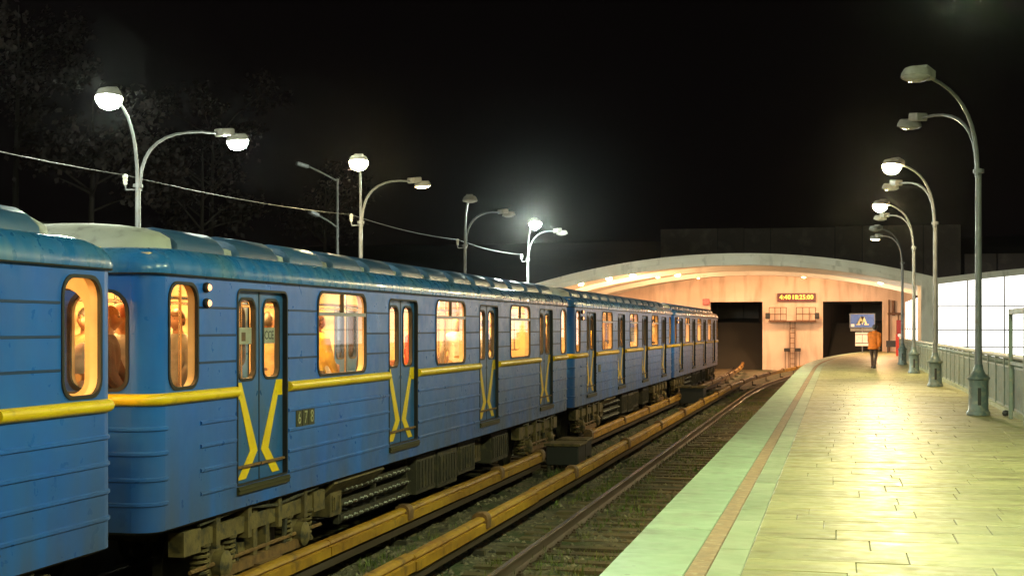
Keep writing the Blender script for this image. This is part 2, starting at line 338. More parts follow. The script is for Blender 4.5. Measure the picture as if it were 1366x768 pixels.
make_track(TRX, lv, 'railway track under the blue metro train', -9, 124)
# yellow-covered third rails
CP = [(-.075,.13),(-.075,.25),(-.065,.295),(-.035,.315),(.035,.315),(.062,.3),(.072,.272),(.045,.26),(.045,.24),(.082,.233),(.084,.13),(.06,.12),(-.06,.12)]
BP = [(-.105,.16),(-.11,.27),(-.09,.33),(-.045,.36),(.045,.36),(.09,.33),(.11,.27),(.105,.16)]
def third_rail(x0, f, y0, y1, label, seg=4.3, ph=0):
    t = thing('third_rail', label, 'third rail', (x0, 0, 0), 0, 'yellow covered third rails between the tracks')
    ys_ = [y0]; y = y0 + ph if ph else y0 + seg
    while y < y1-.5: ys_.append(y); y += seg + random.uniform(-.5,.5)
    ys_.append(y1)
    for a, b in zip(ys_, ys_[1:]):
        m_ = (a+b)/2 + random.uniform(-.4,.4)
        for u, v in ((a, m_), (m_, b)):
            n = max(1, int((v-u)/3)); dz = random.uniform(-.006,.006); dx = random.uniform(-.006,.006)
            l_ = [[(f(w)+p+dx, w, q+dz) for p, q in CP] for w in [u+.012+(v-u-.024)*i/n for i in range(n+1)]]
            MB().loft(l_, caps=(True, True)).build('cover', M['cover'], t)
    for a in ys_:
        br = MB(); w = .1
        br.loft([[(f(a)+p, a-w, q) for p, q in BP], [(f(a)+p*1.03, a-w*.3, q+.008) for p, q in BP], [(f(a)+p*1.03, a+w*.3, q+.008) for p, q in BP], [(f(a)+p, a+w, q) for p, q in BP]], caps=(True, True))
        b = br.build('bracket_cap', M['cap'], t, smooth=40)
        pb = MB().box(f(a)-.17, f(a)-.12, a-.05, a+.05, -.25, .2); pb.box(f(a)-.17, f(a)+.05, a-.04, a+.04, -.2, -.13); pb.build('bracket', M['under'], b)
    MB().box(-.035, .035, y0, min(y1, 70), .0, .085).build('contact_rail', M['rail'], t)
    return t
random.seed(12)
third_rail(-4.5, cv, 5.4, 108, 'ochre covered third rail closer to the platform, unbroken up to the tunnel pier', 6.1, 5.9)
third_rail(-5.72, lv, 5.4, 11.0, 'nearest ochre third rail at the bottom edge of the photo', 5)
third_rail(-5.72, lv, 12.3, 26.6, 'ochre third rail run beside the train up to the dark cable box', 4.9, 5.6)
third_rail(-5.72, lv, 32.2, 51, 'ochre third rail run between the two dark cable boxes', 5.2)
third_rail(-5.72, lv, 54, 100, 'far ochre third rail run leading into the left tunnel mouth', 5.2)
# track side cable boxes
def cable_box(x, y, label, s=1):
    t = thing('cable_box', label, 'cable box', (x, y, -.2), 0, 'dark cable boxes between the tracks')
    MB().box(-.38*s, .38*s, -.45*s, .45*s, .16, .62*s).build('body', M['black'], t, bev=.015)
    MB().box(-.43*s, .43*s, -.5*s, .5*s, .62*s+.002, .68*s).build('lid', M['dusty'], t, bev=.012)
    for a in (-.32, .32):
        for b in (-.38, .38): MB().box(a*s-.03, a*s+.03, b*s-.03, b*s+.03, -.1, .16).build('leg', M['under'], t)
    MB().tube([(.1, .45*s, .4), (.12, .7*s, .42), (.15, .9*s, .15), (.2, 1.3*s, .02)], .03, 6).build('cable', M['rubber'], t, smooth=60)
    return t
cable_box(-5.45, 28.0, 'big dark cable box in the gap of the third rail, nearer to the viewer', .88)
cable_box(-5.6, 29.8, 'low dark cable box just behind the nearest cable box', .8)
cable_box(-5.3, 52.3, 'dark cable box beside the farther metro cars near the tunnel', 1.15)
for x, y, lb in ((-2.9, 74, 'small white marker stone in the far track, left of a pair'), (-2.45, 74.2, 'small white marker stone in the far track, right of a pair')):
    tag(MB().lathe([(.1,-.2),(.11,.02),(.07,.09),(.0001,.1)], (x+.45, y, 0), 10).build('marker_stone', M['white_plastic'], smooth=50), lb, 'marker stone', 'white marker stones in the track')
random.seed(5)
# right platform
pl = MB(); ysp = [-12, 0, 20, 40, 57] + [60+4*k for k in range(18)]
sec = lambda y: [(EDGE+cv(y), y, PLAT-.012), (EDGE+.001+cv(y), y, PLAT-.16), (EDGE+.16+cv(y), y, PLAT-.17), (EDGE+.17+cv(y), y, -.5), (8, y, -.5), (8, y, PLAT-.012)]
P = tag(pl.loft([sec(y) for y in ysp], caps=(True, True)).build('platform', M['joint']), kind='structure')
def slab(mb, x0, x1, y0, y1, dz=0, g=.005, gy=None):
    gy = g if gy is None else gy; z = PLAT+dz; c = lambda y: cv(y); h = .02
    tl = random.uniform(-.0015, .0015)
    v = []
    for i, zz in ((0, z-h-.004), (0, z-.004), (.004, z)):
        for x, y in ((x0+g+i, y0+gy+i), (x1-g-i, y0+gy+i), (x1-g-i, y1-gy-i), (x0+g+i, y1-gy-i)): v.append((x+c(y), y, zz + (tl if x > (x0+x1)/2 else -tl)))
    mb.add(v, [(0,1,5,4),(1,2,6,5),(2,3,7,6),(3,0,4,7),(4,5,9,8),(5,6,10,9),(6,7,11,10),(7,4,8,11),(8,9,10,11)])
XB = (EDGE, -.985, -.845, -.62, 3.32)
NEAR, PEND = 21.5, 123
stuff = {k: MB() for k in ('slab','edge','band','strip')}
def lay(kind, name, y, *a, **k):
    if y < NEAR:
        mb = MB(); slab(mb, *a, **k); o = mb.build(name, M[kind], P)
    else: slab(stuff[kind], *a, **k)
y = 6.2
while y < PEND: lay('edge', 'edge_stone', y, XB[0], XB[1]-.002, y, y+1.25, g=.003, gy=.003, dz=random.uniform(-.0015,.0015)); y += 1.25
y = 6.2
while y < PEND: h = random.uniform(.9,1.3); lay('strip', 'strip_tile', y, XB[1], XB[2], y, y+h, dz=.001, g=.003); y += h
y = 6.2
while y < PEND: h = random.choice((.42,.55,.7,.85)); lay('band', 'band_stone', y, XB[2], XB[3], y, y+h, dz=random.uniform(-.002,.002), g=.004); y += h
y = 6.2
while y < PEND:
    h = random.choice((.34,.44,.52)); x = XB[3]
    if y > 60: h *= 2
    x1 = XB[4] if y < 76 else XB[4]+3.2
    first = True
    while x < x1-.05:
        w = random.choice((.7,.9,1.15,1.3)) if y < NEAR else random.choice((1.1,1.4)); w = min(w, x1-x)
        if first: w *= random.uniform(.4,1); first = False
        if x1-x-w < .3: w = x1-x
        lay('slab', 'paving_slab', y, x, x+w, y, y+h, dz=random.uniform(-.0025,.0025), g=random.choice((.002,.003,.005)), gy=random.choice((.001,.002,.004))); x += w
    y += h
for k, m_ in stuff.items(): tag(m_.build({'slab':'far_paving','edge':'far_edge_stones','band':'far_band_stones','strip':'far_strip_tiles'}[k], M[k], P), kind='stuff')
# far platform behind the train
tag(MB().box(-20, -8.72, -12, 96, -.5, PLAT).build('platform', M['concrete']), kind='structure')
# ------------------------------------------------------------------ station hall: vault, tunnel wall, glazing
YF, YW = 77.0, 100.0                      # front of the vault, tunnel wall
VX, VR, VT = -5.5, 40.5, EYE+4.12         # crown position, radius, crown height of the fascia top
def vz(x, drop=0, r=VR): return VT-drop-r+math.sqrt(max(0.01, r*r-(x-VX)**2))
V = thing('station_vault', 'wide cream arched concrete vault over the platform end and tracks', 'station vault', (0,0,0))
XL, XR = -20.0, 5.1
xs = [XL+(XR-XL)*k/60 for k in range(61)]
def band(y0, y1, d0, d1, xs=xs, zf=vz):
    return MB().loft([[(x, y0, zf(x)-d0) for x in xs], [(x, y1, zf(x)-d0) for x in xs], [(x, y1, zf(x)-d1) for x in xs], [(x, y0, zf(x)-d1) for x in xs], [(x, y0, zf(x)-d0) for x in xs]], close=False)
band(YF, YF+.5, 0, .36).build('fascia', M['fascia'], V, smooth=20)
band(YF-.12, YF+.3, -.02, .07).build('coping', M['fascia'], V, smooth=20)
band(YF+.14, YF+.9, .362, .62).build('fascia_step', M['fascia'], V, smooth=20)
band(YF+.45, YW+.2, .02, .33).build('vault_shell', M['vault'], V, smooth=20)
for y in (84.5, 92.0): band(y, y+.7, .32, .62).build('arch_rib', M['vault'], V, smooth=20)
# the right hand pier that carries the arch, and the lean-to roof beyond it
MB().box(4.35, 5.25, YF+.05, YF+3.2, PLAT, vz(4.4)-.3).build('pier', M['fascia'], V, bev=.03)
MB().box(-20.4, -19.4, YF+.05, YW, -.5, vz(-19.6)+.1).build('pier', M['fascia'], V)
def vz2(x): return EYE+2.62+.125*(x-5.0)-.0035*(x-5)**2
xs2 = [5.1+.6*k for k in range(30)]
S = thing('side_roof', 'thin curved cream roof rising to the right above the lit glass wall', 'roof', (0,0,0))
MB().loft([[(x, y, vz2(x)+a) for x in xs2] for y, a in ((YF-.4,0),(YF+22,0),(YF+22,-.3),(YF-.4,-.22),(YF-.4,0))], close=False).build('roof_shell', M['vault'], S, smooth=20)
MB().loft([[(x, y, vz2(x)+a) for x in xs2] for y, a in ((YF-.52,.04),(YF-.41,.04),(YF-.41,-.3),(YF-.52,-.3),(YF-.52,.04))], close=False).build('fascia', M['fascia'], S, smooth=20)
cb = MB()
for k in range(9): x = 5.6+random.uniform(0,2.4); cb.box(x-.15, x+.15, YF-.3, YF+.1, vz2(x)+.02, vz2(x)+random.uniform(.06,.12))
# small lamps under the vault
def hall_lamp(x, y, lb, dz=.34):
    t = thing('hall_lamp', lb, 'hall lamp', (x, y, vz(x)-dz), 0, 'small warm lamps under the vault')
    MB().lathe([(.2,0),(.2,-.08),(.15,-.1)], n=14).build('housing', M['head'], t, smooth=40)
    MB().lathe([(.18,-.09),(.15,-.17),(.08,-.22),(.0001,-.235)], n=14).build('bulb', M['hall_lamp'], t, smooth=60)
HLs = [(-14.6,79.5,'leftmost small warm lamp under the vault near its front'),(-13.1,80.5,'second small warm lamp from the left under the vault'),(-11.9,82.0,'third small warm lamp from the left under the vault'),
       (-11.0,86.5,'fourth warm vault lamp, behind the first rib'),(-9.9,88,'fifth warm vault lamp, over the train roof'),(-9.2,94,'warm vault lamp deep in the hall above the left tunnel'),
       (2.6,88,'warm vault lamp on the right above the platform'),(-2.2,95,'warm vault lamp in front of the tunnel pier')]
for x, y, lb in HLs: hall_lamp(x, y, lb)
# tunnel wall with two mouths
T = thing('tunnel_wall', 'salmon plaster end wall with two dark square tunnel mouths', 'tunnel wall', (0,0,0))
PT = EYE+1.9
mb = MB()
def q(x0, x1, z0, z1): mb.add([(x0,YW,z0),(x1,YW,z0),(x1,YW,z1),(x0,YW,z1)], [(0,1,2,3)])
q(XL, -8.9, -.6, PT); q(-5.2, -1.0, -.6, PT); q(3.05, 5.2, -.6, PT)
top = [(x, YW, PT) for x in xs] + [(x, YW, vz(x)-.2) for x in xs]; n = len(xs)
mb.add(top, [(i, i+1, n+i+1, n+i) for i in range(n-1)]); mb.build('wall', M['portal'], T)
for x0, x1, s in ((-8.9,-5.2,-1), (-1.0,3.05,1)):
    tl = MB()
    for u in (x0, x1):
        tl.loft([[(u+(cv(y)-cv(YW) if s > 0 else lv(y)-lv(YW)), y, z) for z in (-.6, PT)] for y in (YW+.01, 108, 116, 126, 140)], close=False)
    tl.loft([[(u+(cv(y)-cv(YW) if s > 0 else lv(y)-lv(YW)), y, PT) for u in (x0, x1)] for y in (YW+.01, 108, 116, 126, 140)], close=False)
    c = cv(140)-cv(YW) if s > 0 else lv(140)-lv(YW)
    tl.add([(x0+c-1,140,-.6),(x1+c+1,140,-.6),(x1+c+1,140,PT),(x0+c-1,140,PT)], [(0,1,2,3)]); tl.build('tunnel_lining', M['tunnel'], T)
    fr = MB().box(x0-.12, x0, YW-.05, YW+.3, -.5, PT+.12); fr.box(x1, x1+.12, YW-.05, YW+.3, -.5, PT+.12); fr.box(x0, x1, YW-.05, YW+.3, PT, PT+.12); fr.build('portal_frame', M['portal'], T)
tag(MB().box(-9.42, -8.95, YW-.35, YW-.01, PT-.2, PT+.22).build('junction_box', M['red'], bev=.02), 'small orange red box on the wall at the upper corner of the left tunnel mouth', 'junction box')
# departure display
D = thing('departure_display', 'red digital clock board with amber digits above the tunnel pier', 'clock display', (-2.83, YW-.3, EYE+2.2))
MB().box(-1.32, 1.32, 0, .28, -.3, .3).build('case', M['led_case'], D, bev=.02)
for s, x in (('4:40', -.78), ('18:25:00', .42)): link('digits', text_mesh(s, .44 if x > 0 else .46, M['led'], .01), D, (x, -.012, 0), rot=(pi/2, 0, 0))
# gantry with ladder on the pier
G = thing('service_gantry', 'dark steel service gantry with ladder and two mesh cages on the tunnel pier', 'gantry', (-3.1, YW-.05, 0))
gz = EYE+.55
MB().box(-1.65, 1.65, -.8, 0, gz-.09, gz).build('walkway', M['rust'], G)
for x0, x1 in ((-1.6,-.42), (.28,1.6)):
    c = MB()
    for z in (gz+.02, gz+.45, gz+.92): c.tube([(x0,-.75,z),(x1,-.75,z)], .025, 5)
    for k in range(4): x = x0+(x1-x0)*k/3; c.tube([(x,-.75,gz),(x,-.75,gz+.92)], .025, 5)
    for x in (x0, x1):
        for z in (gz+.45, gz+.92): c.tube([(x,-.75,z),(x,0,z)], .02, 5)
    c.build('railing', M['rust'], G)
l = MB()
for x in (-.17, .17): l.tube([(x,-.3,-.3),(x,-.3,gz)], .035, 5)
l.build('ladder_rail', M['rust'], G)
for k in range(9): MB().tube([(-.17,-.3,-.1+k*.36),(.17,-.3,-.1+k*.36)], .022, 5).build('rung', M['rust'], G)
for s in (-1, 1):
    b = MB().box(s*1.7-.16, s*1.7+.16, -.9, -.5, gz+.12, gz+.55).build('signal_lamp', M['black'], G, bev=.05)
    MB().lathe([(.11,0),(.13,.12)], (s*1.7, -.9, gz+.36), 10, Matrix.Rotation(R(90), 3, 'X')).build('hood', M['black'], b)
    b = MB().box(s*.38-.2, s*.38+.2, -.5, -.2, EYE-1.62, EYE-1.38).build('relay_box', M['black'], G, bev=.03)
    for e in (-.12, .12): MB().tube([(s*.38+e,-.35,-.4),(s*.38+e,-.35,EYE-1.62)], .025, 5).build('box_post', M['rust'], b)
# right of the tunnel mouth: pipes and a bench
t = thing('wall_pipes', 'dark vertical pipes and brackets on the wall right of the right tunnel mouth', 'pipes', (3.5, YW-.12, 0))
for x, z0, z1, r in ((.0, PLAT, PT+.1, .06), (.3, PT-1.0, PT+.05, .1), (.62, PLAT, EYE+1.1, .04)): MB().tube([(x,0,z0),(x,0,z1)], r, 8).build('pipe', M['rust'], t, smooth=60)
MB().box(-.1, 1.0, -.2, .05, EYE+.95, EYE+1.1).build('bracket', M['rust'], t)
t = thing('bench', 'low dark bench against the wall right of the right tunnel mouth', 'bench', (3.75, 96.5, PLAT))
MB().box(-.55, .55, -.22, .22, .38, .46).build('seat', M['black'], t)
MB().box(-.55, .55, .16, .22, .46, .8).build('backrest', M['black'], t)
for x in (-.45, .45): MB().box(x-.04, x+.04, -.2, .2, 0, .38).build('leg', M['black'], t)
# red cabinet
t = thing('fire_cabinet', 'tall narrow red fire cabinet with darker top standing beside the white lit glazing', 'fire cabinet', (3.55, 84.5, PLAT))
MB().box(-.2, .2, -.18, .18, 0, 1.3).build('body', M['red'], t, bev=.02)
MB().box(-.17, .17, -.16, .16, 1.302, 2.12).build('hose_box', M['darkred'], t, bev=.02)
MB().lathe([(.11,0),(.11,.02),(.0001,.025)], (.0, -.18, 1.22), 14, Matrix.Rotation(R(90), 3, 'X')).build('dial', M['sign_white'], t)
# glazed walls
def glazing(name, label, org, f, us, zs):
    t = thing(name, label, 'glass wall', org)
    for a, b in zip(us, us[1:]):
        for c, d in zip(zs, zs[1:]):
            MB().add([f(a+.03,0,c+.03), f(b-.03,0,c+.03), f(b-.03,0,d-.03), f(a+.03,0,d-.03)], [(0,1,2,3)]).build('pane', M['lit_pane'], t)
    for u in us: MB().add([f(u-.03,e,z) for e in (-.06,.04) for z in (zs[0],zs[-1])] + [f(u+.03,e,z) for e in (-.06,.04) for z in (zs[0],zs[-1])], [(0,1,3,2),(4,6,7,5),(0,4,5,1),(2,3,7,6)]).build('mullion', M['mullion'], t)
    for z in zs[1:-1]: MB().add([f(u,e,z+h) for u in (us[0],us[-1]) for e in (-.05,.03) for h in (-.03,.03)], [(0,1,3,2),(4,6,7,5),(0,4,5,1),(2,3,7,6),(0,2,6,4),(1,5,7,3)]).build('transom', M['mullion'], t)
    return t
gx = [0, 1.55, 3.45, 5.35, 7.25, 9.15, 11.05, 12.95]
t = thing('glazed_wall', 'brightly lit white frosted glass wall behind the railing on the right', 'glass wall', (5.27, YF+1.2, PLAT))
zt = lambda u: vz2(5.27+u)-.26-PLAT
zr = [0, .62, EYE-PLAT-.08, EYE-PLAT+1.2]
for a, b in zip(gx, gx[1:]):
    for c, d in zip(zr, zr[1:]): MB().add([(a+.03,0,c+.03),(b-.03,0,c+.03),(b-.03,0,d-.03),(a+.03,0,d-.03)], [(0,1,2,3)]).build('pane', M['lit_pane'], t)
    MB().add([(a+.03,0,zr[-1]+.03),(b-.03,0,zr[-1]+.03),(b-.03,0,zt(b)),(a+.03,0,zt(a))], [(0,1,2,3)]).build('pane', M['lit_pane'], t)
for u in gx: MB().box(u-.035, u+.035, -.07, .05, 0, zt(u)).build('mullion', M['mullion'], t)
for z in zr[1:]: MB().box(gx[0], gx[-1], -.05, .045, z-.03, z+.03).build('transom', M['mullion'], t)
glazing('glazed_screen', 'narrow lit white glass screen left of the vault pier beyond the lamp posts', (4.42, YF+3.4, PLAT), lambda u, e, z: (e, u, z), [0, 3, 6, 9, 12, 15], [.55, 1.6, 3.4])
# dark building on the hill behind
B = thing('dark_wall', 'long dark panelled wall standing on the hill behind the vault', 'wall', (0, 112, 0))
x = -14.0
while x < 9.2:
    w = random.choice((5.0, 4.6, 2.1, 5.4)); w = min(w, 9.3-x)
    MB().box(x+.03, x+w-.03, 0, .4, 3, EYE+8.0+random.uniform(-.06,.06)).build('panel', M['dark_wall'], B); x += w
MB().box(-14, 9.3, .3, .8, 3, EYE+7.9).build('core', M['black'], B)
B2 = thing('low_wall', 'lower dark wall behind the curved side roof at right', 'wall', (0, 111, 0))
for x in (9.5, 11.9): MB().box(x, x+2.3, 0, .5, 3, EYE+5.7).build('panel', M['dark_wall'], B2)
MB().box(9.45, 14.3, .02, .6, 2.8, 3).build('footing', M['dark_wall'], B2)
tag(cell_sheet([-60+4*k for k in range(31)], [100.5,104,111,118,130,150,180], lambda x, y: (3.2 + min(9, max(0, y-113)*.35) + .3*mnoise.noise((x*.2, y*.2, 1))) if y > 101 else -.6).build('hill', M['soil'], smooth=60), kind='structure')
tag(cell_sheet([-24-6*k for k in range(14)], [-20+10*k for k in range(16)], lambda x, y: -.7+min(11, max(0, -26-x)*.42)+.8*mnoise.noise((x*.1, y*.1, 2))).build('hillside', M['soil'], smooth=60), kind='structure')
# ------------------------------------------------------------------ metro cars
HL, RC, HW = 9.64, .22, 1.35         # half length to the end face, corner radius, half width
ZB, ZG = .93, 3.25                   # skirt bottom, gutter
DOORS = (-7.25, -2.42, 2.42, 7.25); WINS = (-4.85, 0.0, 4.85)
def plan(inset, einset=None, r=RC, n=6):
    e = inset if einset is None else einset
    a, b = HW-inset, HL-e; r = max(.02, min(r, a-.01)); p = []
    for cx, cy, t in ((a-r, b-r, 0), (-a+r, b-r, 90), (-a+r, -b+r, 180), (a-r, -b+r, 270)):
        for k in range(n+1):
            q = R(t+90*k/n); p.append((cx+r*cos(q), cy+r*sin(q)))
    return p
def corner_path(sx, sy, xe, ys, off=0, n=6):
    """plan path from the side at y=ys round one corner to the end face at x=xe"""
    pts = [(sx*(HW+off), sy*ys)]
    for k in range(n+1):
        q = R(90*k/n); pts.append((sx*(HW-RC+(RC+off)*cos(q)), sy*(HL-RC+(RC+off)*sin(q))))
    pts.append((sx*xe, sy*(HL+off))); return pts
def moulding(path, z, r, n=6):
    """half-round moulding following a plan path"""
    mb = MB(); return mb.tube([(x, y, z) for x, y in path], r, n*2)
def make_car():
    t = thing('metro_car', 'tmp', 'metro car')
    # body: two sides with window and door openings, rounded corners, two end faces
    body = MB(); holes = []
    for d in DOORS: holes.append((d-.64, d+.64, 1.16, 3.13, .02, .09))
    for w in WINS: holes.append((w-.84, w+.84, 2.19, 3.17, .13, .17))
    for s in (-1, 1): holes.append((min(s*8.78, s*9.36), max(s*8.78, s*9.36), 2.19, 3.16, .15, .17))
    eh = [(-1.1,-.52,2.19,3.08,.13,.2), (.52,1.1,2.19,3.08,.13,.2), (-.27,.27,2.25,3.05,.1,.1)]
    for s in (1, -1):
        wall_holes(body, lambda u, v: (s*HW, u, v), -HL+RC, HL-RC, ZB, ZG, holes)
        wall_holes(body, lambda u, v: (u, s*HL, v), -HW+RC, HW-RC, ZB, ZG, eh)
        for q in (1, -1):
            pts = [(s*(HW-RC+RC*cos(R(15*k))), q*(HL-RC+RC*sin(R(15*k)))) for k in range(7)]
            body.loft([[(x, y, ZB) for x, y in pts], [(x, y, ZG) for x, y in pts]], close=False)
    body.build('body', M['blue'], t, smooth=30)
    MB().loft([[(x, y, ZB) for x, y in plan(0)], [(x, y, ZB-.03) for x, y in plan(.05)], [(x, y, ZB-.03) for x, y in plan(.3)]], caps=(False, True)).build('floor_pan', M['under'], t)
    # roof
    lo = [[(x, y, z) for x, y in plan(i, i*e, r)] for i, z, e, r in ((-.005,3.235,1,.23),(-.035,3.235,1,.25),(-.04,3.265,1,.25),(-.03,3.33,1,.26),(.01,3.40,1.3,.3),(.07,3.455,1.6,.36),(.13,3.478,1.9,.4),(.17,3.482,2,.42),(.6,3.52,2,.45))]
    MB().loft(lo, caps=(False, True)).build('roof', M['blue_roof'], t, smooth=38)
    MB().loft([[(x, y, 3.235) for x, y in plan(-.003)], [(x, y, 3.222) for x, y in plan(-.03, r=.24)], [(x, y, 3.236) for x, y in plan(-.034, r=.24)]]).build('gutter', M['rubber'], t)
    lo = [[(x, y, z) for x, y in plan(i, e, r)] for i, z, e, r in ((.26,3.47,.62,.5),(.28,3.55,.66,.52),(.34,3.57,.78,.5),(.5,3.59,1.05,.5),(.8,3.61,1.6,.4))]
    MB().loft(lo, caps=(False, True)).build('raised_roof', M['roof_grey'], t, smooth=40)
    for s in (1, -1):                                       # blue lip that wraps each end of the raised roof
        lip = MB()
        pts = [p for p in plan(.25, .6, .52, 10) if p[1]*s > HL-1.25]
        pts.sort(key=lambda p: math.atan2(p[0], p[1]*s))
        lip.tube([(x, y, 3.5) for x, y in pts], .035, 6)
        lip.build('roof_lip', M['vent'], t, smooth=40)
        arc = lambda y, k, zt: [(1.0*k*cos(R(a)), y, 3.46+(zt-3.46)*max(0,sin(R(a)))**.6) for a in range(0, 181, 15)]
        MB().loft([arc(s*9.3,.8,3.47), arc(s*9.24,.95,3.6), arc(s*9.1,1.05,3.70), arc(s*8.85,1.12,3.75), arc(s*8.3,1.12,3.75), arc(s*8.1,1.1,3.5)], close=False).build('roof_end_cowl', M['roof_grey'], t, smooth=50)
    vm = MB()
    sec = [(1.16,3.465),(1.15,3.55),(1.1,3.625),(1.0,3.68),(.85,3.705),(.66,3.69),(.6,3.58)]
    loops = []
    for y, k, dz in ((-.56,.0,0),(-.52,.85,0),(-.44,1,0),(.42,1,0),(.5,.8,0),(.55,0,0)):
        loops.append([(x*(1 if k > .5 else .97), y, 3.46+(z-3.46)*max(k, .05)) for x, z in sec])
    vm.loft(loops, caps=(True, True)); vme = vm.mesh('vent_scoop', M['vent'], 35)
    for s in (1, -1):
        for k in range(13):
            o = link('vent_scoop', vme, t, (0, -8.28+1.38*k, 0)); o.scale = (s, 1, 1)
    # windows
    def window(ua, ub, va, vb, rb, rt, f, bars, name='window', deep=.1):
        o_ = rrect(ua, ub, va, vb, rb, 5, rt); i_ = rrect(ua+.018, ub-.018, va+.018, vb-.018, rb-.015, 5, rt-.015)
        mb = MB(); ring(mb, rrect(ua-.012, ub+.012, va-.012, vb+.012, rb, 5, rt), i_, f, .012, -.02)
        w = mb.build(name, M['rubber'], t, smooth=30)
        rv = MB(); rv.loft([[f(*p, -.001) for p in o_], [f(*p, -deep) for p in o_]]); rv.build('reveal', M['lining'], w, smooth=30)
        if bars:
            zb = va + (vb-va)*.735; uc = (ua+ub)/2
            fb = MB(); 
            def bx(a, b, c, d): fb.add([f(a,c,.01),f(b,c,.01),f(b,d,.01),f(a,d,.01),f(a,c,-.03),f(b,c,-.03),f(b,d,-.03),f(a,d,-.03)], [(0,1,2,3),(7,6,5,4),(0,4,5,1),(1,5,6,2),(2,6,7,3),(3,7,4,0)])
            bx(ua+.01, ub-.01, zb-.022, zb+.022); fb.build('transom', M['mullion'], w)
            fb = MB(); bx(uc-.014, uc+.014, zb+.023, vb-.01); fb.build('glazing_bar', M['rubber'], w)
            panes = [(ua+.01, ub-.01, va+.01, zb), (ua+.01, uc, zb, vb-.01), (uc, ub-.01, zb, vb-.01)]
        else: panes = [(ua+.012, ub-.012, va+.012, vb-.012)]
        for a, b, c, d in panes:
            MB().add([f(a,c,-.015), f(b,c,-.015), f(b,d,-.015), f(a,d,-.015)], [(0,1,2,3)]).build('pane', M['glass'], w)
        return w
    for s in (1, -1):
        fs = lambda u, v, d, s=s: (s*(HW+d), u, v)
        for w in WINS: window(w-.84, w+.84, 2.19, 3.17, .13, .17, fs, True)
        for q in (-1, 1): window(min(q*8.78, q*9.36), max(q*8.78, q*9.36), 2.19, 3.16, .15, .17, fs, False)
        fe = lambda u, v, d, s=s: (u, s*(HL+d), v)
        for h in eh: window(*h[:6], fe, False, 'end_window')
    # doors: two leaves each
    leaf = MB(); wall_holes(leaf, lambda u, v: (1.302, u, v), .012, .635, 1.165, 3.125, [(.1,.53,2.21,3.05,.11,.13)])
    wall_holes(leaf, lambda u, v: (1.262, u, v), .012, .635, 1.165, 3.125, [(.1,.53,2.21,3.05,.11,.13)])
    leaf.add([(1.302,.012,1.165),(1.302,.012,3.125),(1.262,.012,3.125),(1.262,.012,1.165)], [(0,1,2,3)])
    lme = leaf.mesh('door_leaf', M['door'], 30)
    se = MB(); ring(se, rrect(.09,.54,2.2,3.06,.12,5,.14), rrect(.118,.512,2.228,3.032,.09,5,.11), lambda u, v, d: (1.302+d, u, v), .01, -.045); seme = se.mesh('seal', M['rubber'], 30)
    pme = MB().add([(1.283,.1,2.21),(1.283,.53,2.21),(1.283,.53,3.05),(1.283,.1,3.05)], [(0,1,2,3)]).mesh('pane', M['glass'])
    cme = MB().prism([(.61,2.19),(.45,2.19),(.045,1.47),(.34,1.20),(.54,1.20),(.235,1.475),(.49,2.02),(.61,2.02)], 1.303, 1.308, lambda u, v, d: (d, u, v)).mesh('yellow_chevron', M['yellow'])
    bme = MB().box(1.309, 1.33, .012, .635, 1.318, 1.345).mesh('door_bar', M['cap'])
    rbm = MB().box(1.285, 1.306, -.011, .011, 1.165, 3.125).mesh('door_rubber', M['rubber'])
    sill = MB().box(1.352, 1.38, -.66, .66, 1.07, 1.145); sill.box(1.352, 1.39, -.66, .66, 1.105, 1.12); sme = sill.mesh('door_sill', M['plate'])
    jm = MB(); o_ = rrect(-.64, .64, 1.16, 3.13, .02, 5, .09); jm.loft([[(HW-.001, u, v) for u, v in o_], [(1.24, u, v) for u, v in o_]])
    ring(jm, rrect(-.655,.655,1.155,3.145,.03,5,.1), rrect(-.632,.632,1.17,3.122,.02,5,.08), lambda u, v, d: (HW+d, u, v), .008, -.01); jme = jm.mesh('door_frame', M['rubber'], 30)
    for s in (1, -1):
        for d in DOORS:
            o = link('door_frame', jme, t, (0, d, 0)); o.scale = (s, 1, 1)
            o = link('door_sill', sme, t, (0, d, 0)); o.scale = (s, 1, 1)
            for q in (-1, 1):
                l = link('door', lme, t, (0, d, 0)); l.scale = (s, q, 1)
                link('seal', seme, l); link('pane', pme, l); link('yellow_chevron', cme, l); link('door_bar', bme, l)
                if q == 1: link('door_rubber', rbm, l)
    # mouldings
    segs = [(-6.57,-3.1), (-1.74,1.74), (3.1,6.57)]
    for s in (1, -1):
        for a, b in segs:
            moulding([(s*HW, a), (s*HW, b)], 2.105, .055).build('stripe', M['yellow'], t, smooth=50)
        for q in (1, -1):
            moulding(corner_path(s, q, .0 if s == 1 else .02, 7.92), 2.105, .055).build('stripe', M['yellow'], t, smooth=50)
        if s == 1:
            for z in (1.845, 1.625, 1.395, 1.175):
                for a, b in segs: moulding([(HW-.004, a), (HW-.004, b)], z, .024, 3).build('rib', M['blue'], t, smooth=50)
                for q in (1, -1):
                    moulding([(HW-.004, q*7.93), (HW-.004, 9.38 if q > 0 else -8.72)], z, .024, 3).build('rib', M['blue'], t, smooth=50)
                    moulding(corner_path(1, q, .1, 9.38, -.004), z, .024, 3).build('rib', M['blue'], t, smooth=50)
            for z in (2.94, 2.675, 2.415):
                for a, b in ((-6.57,-5.71),(-3.99,-3.1),(-1.74,-.86),(.86,1.74),(3.1,3.99),(5.71,6.57),(-8.75,-7.93),(7.93,8.75)):
                    moulding([(HW-.006, a), (HW-.006, b)], z, .015, 3).build('rib', M['rib_shade'], t, smooth=50)
